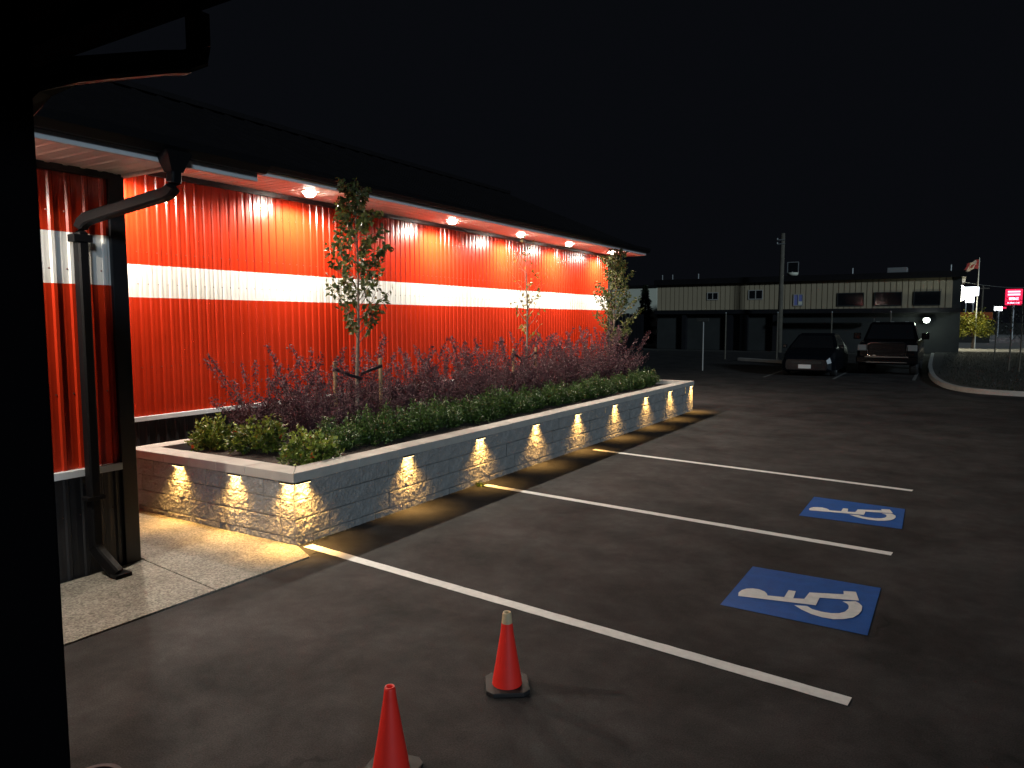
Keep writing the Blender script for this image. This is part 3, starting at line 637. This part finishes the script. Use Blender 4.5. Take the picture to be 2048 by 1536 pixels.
K(B().tube([(-1.99,1.45,2.92),(-1.99,1.45,2.83),(-1.985,1.44,2.79),(-1.99,1.40,2.765),(-2.01,1.34,2.75),(-2.035,1.10,2.665),(-2.10,1.05,2.63),(-2.20,1.045,2.58),(-2.22,1.04,2.45),(-2.22,1.04,0.1)], 0, rect=(0.026,0.032)), 'downspout', M['gutter'])

# ------------------------------------------------------------------ far building
YB = 50.0
fb = thing('beige_building', 'two-storey building with beige ribbed upper siding across the lot', 'building', (-9, YB, 0)); fi = Vector((9, -YB, 0))
def Fp(b, name, m, parent=None, **k): o = b.obj(name, m, parent or fb, **k); o.location = fi if parent is None else (0, 0, 0); return o
x0, x1 = -18.33, -0.30; npan = 56; pw = (x1-x0)/npan
me = B().add([(0,0,2.73),(pw-0.05,0,2.73),(pw-0.05,0,4.50),(0,0,4.50),(pw-0.045,0.05,2.73),(pw,0.05,2.73),(pw,0.05,4.5),(pw-0.045,0.05,4.5)], [(0,1,2,3),(1,4,7,2),(4,5,6,7)]).mesh('siding', M['beige'])
for k in range(npan): obj('siding_panel', me, fb, Vector((x0+k*pw, YB, 0))+fi)
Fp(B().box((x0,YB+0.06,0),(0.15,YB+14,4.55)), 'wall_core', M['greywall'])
Fp(B().box((x0-0.15,YB-0.35,4.50),(0.35,YB+14.3,4.86)), 'roof', M['roof'])
Fp(B().box((x0,YB-0.5,2.45),(0.15,YB+0.05,2.72)), 'canopy_band', M['black'])
Fp(B().box((-9.7,YB-0.9,1.90),(-4.3,YB-0.5,2.12)), 'awning', M['greywall'])
for xa, xb in ((-13.3,-12.9), (-12.4,-11.9), (-10.3,-10.0), (-16.4,-16.1)): Fp(B().box((xa,YB-0.35,0),(xb,YB+0.04,2.45)), 'pilaster', M['black'])
def win(xa, xb, za, zb, pane, split=True):
    o = Fp(B().box((xa,YB-0.03,za),(xb,YB+0.05,zb)), 'window', M['glass'] if pane is None else pane)
    f = B(); e = 0.05
    f.box((xa-e,YB-0.06,za-e),(xb+e,YB-0.031,za)).box((xa-e,YB-0.06,zb),(xb+e,YB-0.031,zb+e)).box((xa-e,YB-0.06,za),(xa,YB-0.031,zb)).box((xb,YB-0.06,za),(xb+e,YB-0.031,zb))
    if split: f.box(((xa+xb)/2-0.025,YB-0.06,za),((xa+xb)/2+0.025,YB-0.031,zb))
    Fp(f, 'frame', M['frame'] if split else M['greywall'], o); return o
win(-14.70,-14.02,3.45,3.87,None); win(-11.92,-11.08,3.44,3.97,None); o = win(-9.06,-8.55,2.98,3.64,M['bluepane'])
Fp(B().box((-8.78,YB-0.045,3.0),(-8.57,YB-0.0315,3.22)), 'notice', M['palewall'], o)
for a, b2 in ((-6.45,-5.02), (-4.36,-2.94), (-2.24,-0.93)): win(a, b2, 2.92, 3.66, None, False)
for x in (-18.15, -17.4): Fp(B().tube([(x,YB+0.5,4.86),(x,YB+0.5,5.25)], 0.04, 8), 'roof_pipe', M['steel'])
for x in (-16.0, -9.6, -5.9, -0.45): Fp(B().tube([(x,YB+2,4.86),(x,YB+2,5.35)], 0.05, 8), 'roof_pipe', M['steel'])
Fp(B().box((-3.85,YB+1.2,4.86),(-2.75,YB+2.2,5.25)), 'rooftop_unit', M['steel'], bevel=0.03)
t = thing('wall_lamp', 'glaring greenish-white wall lamp on the dark lower storey', 'light', (-1.53, YB-0.55, 2.0))
B().box((-0.16,0.02,-0.10),(0.16,0.55,0.14)).obj('housing', M['greywall'], t, bevel=0.02); B().lathe([(0.001,-0.17),(0.12,-0.13),(0.18,-0.01),(0.15,0.10),(0.001,0.14)], 16, c=(0,-0.1,0)).obj('lens', M['lamp_g'], t, smooth=True)
light('bulb', 'POINT', t, (0,-0.35,-0.02), 40, (0.85, 1.0, 0.86), 0.1)
wb = thing('pale_building', 'plain pale building behind the dark conifer', 'building', (-25, 62, 0))
B().box((-7,0,0),(2.2,10,4.95)).obj('wall', M['palewall'], wb); B().box((-7.2,-0.2,4.95),(2.4,10.2,5.15)).obj('parapet', M['roof'], wb)
t = thing('wood_fence', 'dark board fence below the pale building', 'fence', (-21, 47, 0))
for k in range(34): B().box((-6+k*0.26,0,0),(-6+k*0.26+0.24,0.03,2.45+0.03*((k*7) % 3))).obj('board', M['black'], t)
t = thing('loading_kerb', 'low pale concrete kerb before the dark storefront', 'kerb', (-8.0, 36.2, 0), math.radians(-30))
B().box((-1.4,-0.12,0.0),(1.6,0.12,0.15)).obj('kerb_body', M['kerb'], t, bevel=0.02)
# conifer
def conifer(loc, H, rad, label):
    r = np.random.default_rng(8); t = thing('conifer', label, 'tree', loc); B().tube([(0,0,0),(0,0,H*0.97)], [0.12,0.02], 8).obj('trunk', M['darkbark'], t)
    n = 4200; z = H*(0.08+0.92*r.uniform(0, 1, n)**1.3); a = r.uniform(0, 2*PI, n); rr = rad*(1-z/H)**0.8*np.sqrt(r.uniform(0.1, 1, n))*(0.75+0.35*np.sin(z*9+a*2))
    P0 = np.stack([np.cos(a)*rr, np.sin(a)*rr, z], 1); D0 = np.stack([np.cos(a), np.sin(a), -0.6+0*z], 1)+r.normal(0, 0.3, (n, 3))
    V, F = leaves(P0, D0, r.normal(0, 1, (n, 3)), r.uniform(0.15, 0.32, n), r.uniform(0.02, 0.05, n)); obj('crown', nmesh('crown', V, F, M['conif']), t)
conifer((-20.6,53.5,0), 4.75, 1.0, 'dark pointed conifer before the pale building')
# utility pole with bracket, framed backboard
t = thing('utility_pole', 'tall wooden utility pole in front of the beige building', 'pole', (-9.45, 47.6, 0))
B().tube([(0,0,0),(0.05,0,7.35)], [0.17,0.12], 12).obj('pole_shaft', M['pole'], t, smooth=True)
for z in (6.95, 6.7): B().tube([(-0.25,-0.12,z),(0.2,-0.12,z)], 0.035, 6).obj('bracket', M['steel'], t); B().lathe([(0.02,0),(0.05,0.03),(0.05,0.10),(0.02,0.13)], 8, c=(-0.25,-0.12,z)).obj('insulator', M['steel'], t)
t = thing('satellite_frame', 'square metal frame with a pale curved tray on the roof beside the pole', 'roof frame', (-9.35, YB+0.8, 4.88))
f = B(); f.box((-0.36,0,0.25),(-0.31,0.05,0.95)).box((0.31,0,0.25),(0.36,0.05,0.95)).box((-0.31,0,0.90),(0.31,0.05,0.95)); f.obj('frame', M['steel'], t)
B().box((-0.31,0.02,0.3),(0.31,0.03,0.9)).obj('screen', M['glass'], t)
B().lathe([(0.001,0.0),(0.2,0.02),(0.33,0.10),(0.36,0.24),(0.33,0.24),(0.001,0.10)], 16).obj('tray', M['palewall'], t, smooth=True)
# fence posts and slim posts
for k, (x, z) in enumerate(((-10.21,2.38), (-7.64,2.38), (-5.15,2.38), (-2.63,2.38))):
    lab = ('thin steel fence post farthest from the pickup', 'thin steel fence post beside the utility pole', 'thin steel fence post above the hatchback', 'thin steel fence post behind the pickup roof')[k]
    t = thing('fence_post', lab, 'post', (x, 38, 0), 0, 'steel fence posts'); B().tube([(0,0,0),(0,0,z)], 0.035, 8).obj('post_shaft', M['pole'], t); B().lathe([(0.04,z-0.02),(0.045,z),(0.03,z+0.04),(0.001,z+0.06)], 8).obj('post_cap', M['steel'], t)
t = thing('slim_post', 'slim pale post with a small crossarm beyond the planter end', 'post', (-8.65, 28.9, 0)); B().tube([(0,0,0),(0,0,2.0)], 0.028, 8).obj('post_shaft', M['steel'], t); B().box((-0.28,-0.05,1.95),(0.22,0.05,2.10)).obj('crossarm', M['greywall'], t, bevel=0.02)

# ------------------------------------------------------------------ vehicles (facing the viewer, -Y)
def hull(secs, m, name, parent, bevel=0.05):
    """loft of octagonal cross sections: (y, half width, z0, z1, top half width)"""
    b = B(); v = []
    for y, hw, z0, z1, tw in secs:
        c = 0.06; v += [(-hw+c,y,z0),(hw-c,y,z0),(hw,y,z0+c),(hw,y,z0+(z1-z0)*0.6),(tw,y,z1-c*0.4),(tw-c,y,z1),(-tw+c,y,z1),(-tw,y,z1-c*0.4),(-hw,y,z0+(z1-z0)*0.6),(-hw,y,z0+c)]
    n = 10; k = len(secs)
    f = [(a*n+j, a*n+(j+1) % n, (a+1)*n+(j+1) % n, (a+1)*n+j) for a in range(k-1) for j in range(n)]+[tuple(range(n-1,-1,-1)), tuple((k-1)*n+j for j in range(n))]
    b.add(v, f); o = b.obj(name, m, parent, smooth=False); return o
def wheel(parent, x, y, rad, wd, s):
    w_ = B().lathe([(rad*0.62,-wd/2),(rad*0.93,-wd/2),(rad,-wd*0.3),(rad,wd*0.3),(rad*0.93,wd/2),(rad*0.62,wd/2),(rad*0.6,-wd/2)], 28).obj('wheel', M['rubber'], parent, (x, y, rad), (0, PI/2, 0))
    B().lathe([(0.001,s*wd*0.35),(rad*0.18,s*wd*0.38),(rad*0.5,s*wd*0.25),(rad*0.61,s*wd*0.4)], 20).obj('rim', M['steel'], w_)
def glassquad(q, parent, name='window', m=None):
    q = [Vector(a) for a in q]; n = (q[1]-q[0]).cross(q[2]-q[0]).normalized()*0.008
    return B().add(q+[a-n for a in q], [(0,1,2,3),(7,6,5,4),(0,4,5,1),(1,5,6,2),(2,6,7,3),(3,7,4,0)]).obj(name, m or M['glass'], parent)
t = thing('pickup_truck', 'black pickup truck with chrome grille parked facing the viewer', 'truck', (-2.12, 29.5, 0))
hull([(0.02,0.88,0.46,1.08,0.84),(0.10,0.98,0.40,1.16,0.92),(0.5,1.00,0.38,1.20,0.94),(1.35,1.00,0.38,1.25,0.95),(3.6,1.00,0.38,1.27,0.96),(5.7,0.99,0.42,1.27,0.96),(5.78,0.95,0.50,1.22,0.92)], M['carblack'], 'body', t)
B().add([(-0.92,1.25,1.22),(0.92,1.25,1.22),(0.74,2.05,1.88),(-0.74,2.05,1.88),(0.70,2.3,1.93),(-0.70,2.3,1.93),(0.70,3.3,1.93),(-0.70,3.3,1.93),(0.92,3.62,1.24),(-0.92,3.62,1.24)],
        [(0,1,2,3),(3,2,4,5),(5,4,6,7),(7,6,8,9),(1,8,6,4,2),(0,3,5,7,9),(0,9,8,1)]).obj('cab', M['carblack'], t, bevel=0.03)
glassquad([(-0.80,1.33,1.30),(0.80,1.33,1.30),(0.68,1.99,1.84),(-0.68,1.99,1.84)], t, 'windshield')
g = B().prism([(-0.60,0.74),(0.60,0.74),(0.64,1.10),(0.52,1.19),(-0.52,1.19),(-0.64,1.10)], 0.0, 0.06).mesh('grille', M['carblack'])
o = obj('grille', g, t, (0, 0.0, 0), (PI/2, 0, 0)); 
f = B(); f.tube([(-0.60,0.74,0.02),(-0.64,1.10,0.02),(-0.52,1.19,0.02),(0.52,1.19,0.02),(0.64,1.10,0.02),(0.60,0.74,0.02),(-0.60,0.74,0.02)], 0.028, 6); f.box((-0.62,0.98,0.0),(0.62,1.03,0.05)); f.box((-0.03,0.74,0.0),(0.03,1.19,0.05)); f.obj('chrome_surround', M['chrome'], o)
for k in range(9): B().box((-0.58,0.765+k*0.046,0.058),(0.58,0.777+k*0.046,0.07)).obj('slat', M['gunmetal'], o)
for s in (-1, 1):
    B().box((min(s*0.66,s*0.96),-0.03,0.90),(max(s*0.66,s*0.96),0.06,1.11)).obj('headlight', M['lampglass'], t, bevel=0.02)
    B().box((min(s*0.72,s*0.90),-0.10,0.56),(max(s*0.72,s*0.90),-0.06,0.64)).obj('fog_light', M['lampglass'], t, bevel=0.01)
    o = B().box((min(s*1.02,s*1.28),1.5,1.28),(max(s*1.02,s*1.28),1.62,1.52)).obj('mirror', M['carblack'], t, bevel=0.03)
    wheel(t, s*0.84, 0.95, 0.40, 0.27, s); wheel(t, s*0.84, 4.55, 0.40, 0.27, s)
    glassquad([(s*0.925,1.6,1.30),(s*0.90,3.4,1.30),(s*0.74,3.2,1.86),(s*0.755,2.15,1.86)][::s], t, 'side_window')
o = B().box((-1.0,-0.12,0.44),(1.0,0.05,0.70)).obj('bumper', M['carblack'], t, bevel=0.04); B().box((-0.70,-0.135,0.66),(0.70,-0.11,0.70)).obj('chrome_strip', M['chrome'], o); B().box((-0.66,-0.135,0.47),(0.66,-0.115,0.50)).obj('chrome_strip', M['chrome'], o)
for x in (-0.5, 0, 0.5): B().box((x-0.06,2.05,1.93),(x+0.06,2.13,1.96)).obj('roof_marker', M['lampglass'], t)
t = thing('hatchback_car', 'dark blue hatchback with a pale front plate parked beside the pickup', 'car', (-4.50, 27.4, 0))
hull([(0.0,0.70,0.25,0.62,0.66),(0.08,0.82,0.20,0.72,0.76),(0.35,0.89,0.18,0.82,0.80),(1.05,0.92,0.18,0.98,0.84),(2.9,0.92,0.20,1.02,0.84),(3.9,0.90,0.22,1.02,0.82),(4.15,0.85,0.30,0.95,0.78)], M['carblue'], 'body', t)
B().add([(-0.84,1.0,0.94),(0.84,1.0,0.94),(0.62,1.95,1.46),(-0.62,1.95,1.46),(0.60,2.4,1.52),(-0.60,2.4,1.52),(0.58,3.5,1.46),(-0.58,3.5,1.46),(0.80,4.05,0.98),(-0.80,4.05,0.98)],
        [(0,1,2,3),(3,2,4,5),(5,4,6,7),(7,6,8,9),(1,8,6,4,2),(0,3,5,7,9),(0,9,8,1)]).obj('cabin', M['carblue'], t, bevel=0.04)
glassquad([(-0.74,1.07,1.0),(0.74,1.07,1.0),(0.57,1.87,1.43),(-0.57,1.87,1.43)], t, 'windshield')
B().box((-0.26,-0.03,0.30),(0.16,-0.005,0.44)).obj('front_plate', M['plate'], t, bevel=0.004)
B().box((-0.5,-0.015,0.46),(0.5,0.02,0.56)).obj('grille', M['rubber'], t, bevel=0.01)
for s in (-1, 1):
    B().add([(s*0.50,0.02,0.60),(s*0.76,0.10,0.58),(s*0.80,0.30,0.72),(s*0.55,0.16,0.70),(s*0.50,0.10,0.58),(s*0.76,0.2,0.56),(s*0.80,0.36,0.70),(s*0.55,0.24,0.68)], [(0,1,2,3)[::s],(0,4,5,1)[::s],(1,5,6,2)[::s],(2,6,7,3)[::s],(3,7,4,0)[::s],(4,7,6,5)[::s]]).obj('headlight', M['lampglass'], t)
    B().box((min(s*0.90,s*1.06),1.25,0.98),(max(s*0.90,s*1.06),1.36,1.12)).obj('mirror', M['carblue'], t, bevel=0.03)
    wheel(t, s*0.80, 0.82, 0.31, 0.20, s); wheel(t, s*0.80, 3.35, 0.31, 0.20, s)
    glassquad([(s*0.845,1.35,1.02),(s*0.80,3.5,1.04),(s*0.61,3.3,1.44),(s*0.635,2.1,1.44)][::s], t, 'side_window')

# ------------------------------------------------------------------ island, verge and far street
kp = [(-1.2,48),(-1.0,36),(-0.78,30),(-0.55,27.0),(-0.22,24.9),(0.28,23.7),(0.95,23.25),(1.7,23.1),(4.0,22.9),(9.0,22.7)]
def smooth(p, n=6):
    out = []
    for k in range(len(p)-1):
        a, b, c, d = (Vector(p[max(k-1,0)]), Vector(p[k]), Vector(p[k+1]), Vector(p[min(k+2,len(p)-1)]))
        for j in range(n):
            t = j/n; out.append(0.5*((2*b)+(c-a)*t+(2*a-5*b+4*c-d)*t*t+(3*b-a-3*c+d)*t**3))
    return out+[Vector(p[-1])]
kps = smooth(kp); V = []; F = []
for k, p in enumerate(kps):
    d = (kps[min(k+1,len(kps)-1)]-kps[max(k-1,0)]).normalized(); n = Vector((-d.y, d.x))
    for off, z in ((0,0.0),(0.015,0.11),(0.03,0.13),(0.17,0.13),(0.17,0.0)): q = p+n*off; V.append((q.x, q.y, z))
for k in range(len(kps)-1): F += [(k*5+j, k*5+j+1, (k+1)*5+j+1, (k+1)*5+j) for j in range(4)]
struct(obj('kerb', mesh('kerb', V, F, M['kerb'])))
struct(obj('lawn', mesh('lawn', [(V[k*5+3][0], V[k*5+3][1], 0.10) for k in range(len(kps))]+[(12,22.8,0.10),(12,52,0.10),(-1,52,0.10)], [tuple(range(len(kps)+3))], M['earth'])))
r = np.random.default_rng(2); n = 14000; px = r.uniform(-0.5, 6, n); py = 23.6+r.uniform(0, 1, n)**1.6*26
ok = px > np.interp(py, [23.6,24.9,27,30,36,48], [1.2,0.1,-0.3,-0.5,-0.75,-0.95]); px, py = px[ok], py[ok]; n = len(px)
V, F = leaves(np.stack([px, py, 0.10+0*px], 1), r.normal(0, 0.45, (n, 3))+np.array([0, 0, 1.0]), r.normal(0, 1, (n, 3)), r.uniform(0.04, 0.09, n), r.uniform(0.004, 0.008, n))
tag(obj('grass', nmesh('grass', V, F, M['grass'])), 'dark mown grass on the kerbed island', 'grass', kind='stuff')
for k, (x, y, lab) in enumerate(((2.0,32.2,'thin bare sapling trunk on the grass island, nearest the right edge'), (1.72,32.9,'thin bare sapling trunk on the island beside the red sign pole'), (1.55,40.6,'farther thin sapling trunk on the island by the lit ground'))):
    t = thing('sapling', lab, 'sapling', (x, y, 0.1), 0, 'saplings on the grass island'); rr = np.random.default_rng(k+20)
    b = B().tube([(0,0,0),(0.03,0,1.2),(0.0,0.02,2.5)], [0.03,0.025,0.012], 7); b.obj('trunk', M['pole'], t)
    b = B(); pp = []
    for j in range(14):
        z = 1.1+1.3*j/14; a = j*2.4; tip = (0.35*math.cos(a)*(1-j/20), 0.35*math.sin(a)*(1-j/20), z+0.4); b.tube([(0.02,0.01,z), tip], [0.008,0.003], 4); pp += [np.array(tip)*s+np.array([0,0,z])*(1-s) for s in (0.6, 0.8, 1.0)]
    b.obj('branches', M['darkbark'], t); pp = np.repeat(np.array(pp), 5, 0); q = len(pp)
    Vv, Ff = leaves(pp+rr.normal(0, 0.06, (q, 3)), rr.normal(0, 1, (q, 3)), rr.normal(0, 1, (q, 3)), rr.uniform(0.05, 0.09, q), rr.uniform(0.012, 0.02, q)); obj('crown', nmesh('crown', Vv, Ff, M['conif']), t)
struct(obj('far_pavement', mesh('far_pavement', [(-2,53,-0.004),(30,53,-0.004),(60,120,-0.004),(-2,120,-0.004)], [(0,1,2,3)], M['kerb'])))
# street lamp lighting the far corner
t = thing('street_lamp', 'glaring white lamp on a slim pole beside the beige building', 'street lamp', (0.03, 58, 0))
B().tube([(0,0,0),(0.0,0,4.75)], [0.075,0.05], 10).obj('pole_shaft', M['steel'], t, smooth=True); B().tube([(0,0,4.0),(0.12,-0.25,4.02)], 0.03, 6).obj('arm', M['steel'], t)
B().lathe([(0.001,-0.55),(0.20,-0.46),(0.34,-0.10),(0.28,0.30),(0.12,0.5),(0.001,0.54)], 16, c=(0.08,-0.35,3.80)).obj('lamp_head', M['lamp_s'], t, smooth=True)  # glowing head made oversized so its shape stands in for the glare
light('bulb', 'POINT', t, (0.3,0.1,3.3), 420, (1.0, 0.92, 0.62), 0.2)
r = np.random.default_rng(31); t = thing('far_tree', 'bushy yellow-green tree lit by the street lamp', 'tree', (1.02, 60.5, 0)); B().tube([(0,0,0),(0.03,0,0.9)], [0.12,0.08], 8).obj('trunk', M['darkbark'], t)
b = B(); PP = []
for k in range(46):
    a = r.uniform(0, 2*PI); e = r.uniform(-0.35, 1.0); rad = r.uniform(0.45, 1.0); c = np.array([math.cos(a)*1.15*rad*math.sqrt(1-min(0.95,e*e)), math.sin(a)*1.1*rad*math.sqrt(1-min(0.95,e*e)), 1.35+1.05*e*rad])
    b.tube([(0.03,0,0.8), c], [0.03,0.006], 4); PP.append(c+r.normal(0, 0.17, (130, 3)))
b.obj('branches', M['darkbark'], t); p = np.concatenate(PP); n = len(p)
V, F = leaves(p, r.normal(0, 1, (n, 3)), r.normal(0, 1, (n, 3)), r.uniform(0.08, 0.14, n), r.uniform(0.025, 0.045, n)); obj('crown', nmesh('crown', V, F, M['glowleaf']), t)
t = thing('lit_sign', 'overexposed white lit sign with a smaller panel below, beyond the lamp', 'sign', (1.0, 90, 0))
B().box((-0.75,-0.15,4.50),(0.80,0.15,5.42)).obj('upper_panel', M['lit_w'], t, bevel=0.03); B().box((-0.35,-0.15,3.82),(0.42,0.15,4.40)).obj('lower_panel', M['lit_w'], t, bevel=0.03)
for x, z, a, c in ((0.45,5.05,0.10,0.16), (-0.55,4.58,0.06,0.14), (-0.40,4.58,0.06,0.14), (0.46,4.92,0.14,0.03), (-0.1,4.55,0.04,0.10)): B().box((x,-0.165,z),(x+a,-0.152,z+c)).obj('letter', M['sgrey'], t)
for x in (-0.2, 0.0, 0.2): B().box((x-0.05,-0.165,3.98),(x+0.05,-0.152,4.22)).obj('letter', M['sgrey'], t)
for x in (-0.3, 0.35): B().tube([(x,0,0),(x,0,5.4)], 0.07, 8).obj('pole_shaft', M['steel'], t)
t = thing('red_sign', 'square glowing red sign with rows of white lettering on a pole', 'sign', (4.82, 90, 0))
B().box((-0.72,-0.15,3.50),(0.72,0.15,5.12)).obj('sign_box', M['lit_r'], t, bevel=0.05)
for z, a, h in ((4.78,0.52,0.15), (4.48,0.52,0.17), (4.02,0.40,0.26), (3.66,0.52,0.13)): B().box((-a,-0.18,z),(a,-0.155,z+h)).obj('lettering', M['lit_p'], t, bevel=0.01)
B().tube([(0,0,0),(0,0,3.5)], 0.11, 8).obj('pole_shaft', M['steel'], t)
t = thing('small_lit_sign', 'tiny glowing white and red sign left of the red sign', 'sign', (4.2, 105, 0)); B().box((-0.45,-0.1,3.1),(0.35,0.1,3.6)).obj('panel', M['lit_w'], t); B().box((0.37,-0.1,3.35),(0.75,0.1,3.55)).obj('side_panel', M['lit_r'], t); B().tube([(0,0,0),(0,0,3.1)], 0.08, 6).obj('pole_shaft', M['steel'], t)
t = thing('kiosk', 'small dark kiosk with an orange-brown roof band behind the bright tree', 'kiosk', (1.5, 76, 0)); B().box((-1.3,0,0),(1.0,3,2.0)).obj('wall', M['greywall'], t); B().box((-1.5,-0.4,2.0),(1.12,3.2,2.68)).obj('roof_band', M['rust'], t, bevel=0.05)
t = thing('flag', 'wind-blown red and white flag above the lit sign', 'flag', (1.12, 60, 0)); B().tube([(0,0,0),(0.02,0,6.25)], [0.05,0.025], 8).obj('flag_pole', M['steel'], t)
nn = 16; V = []; F = []; I = []
for j in range(nn+1):
    for i in range(nn+1):
        u, q = i/nn, j/nn; V.append((-0.95*u*(0.75+0.25*q)+0.05*math.sin(q*5), 0.10*math.sin(u*9+q*3)*u, 6.12-0.62*q-0.28*u*u+0.05*math.sin(u*8)))
for j in range(nn):
    for i in range(nn): F.append((j*(nn+1)+i, j*(nn+1)+i+1, (j+1)*(nn+1)+i+1, (j+1)*(nn+1)+i)); I.append(1 if 4 <= i < 12 and not (6 <= i < 10 and 5 <= j < 11) else 0)
me = mesh('cloth', V, F, [M['flagred'], M['flagwhite']], I, True); obj('cloth', me, t)
t = thing('street_utility_pole', 'far small utility pole with a crossarm between the two signs', 'pole', (2.6, 110, 0)); B().tube([(0,0,0),(0,0,6.3)], 0.12, 8).obj('pole_shaft', M['pole'], t); B().box((-0.7,-0.06,5.9),(0.7,0.06,6.05)).obj('crossarm', M['pole'], t)
b = B(); b.tube([(0.03+(x)*1.0, 58+x*2, 4.60-0.25*math.sin(PI*x/6)) for x in np.linspace(0, 6, 14)], 0.012, 5); o = b.obj('overhead_wire', M['steel']); tag(o, 'thin overhead wire running from the street lamp toward the red sign', 'wire')
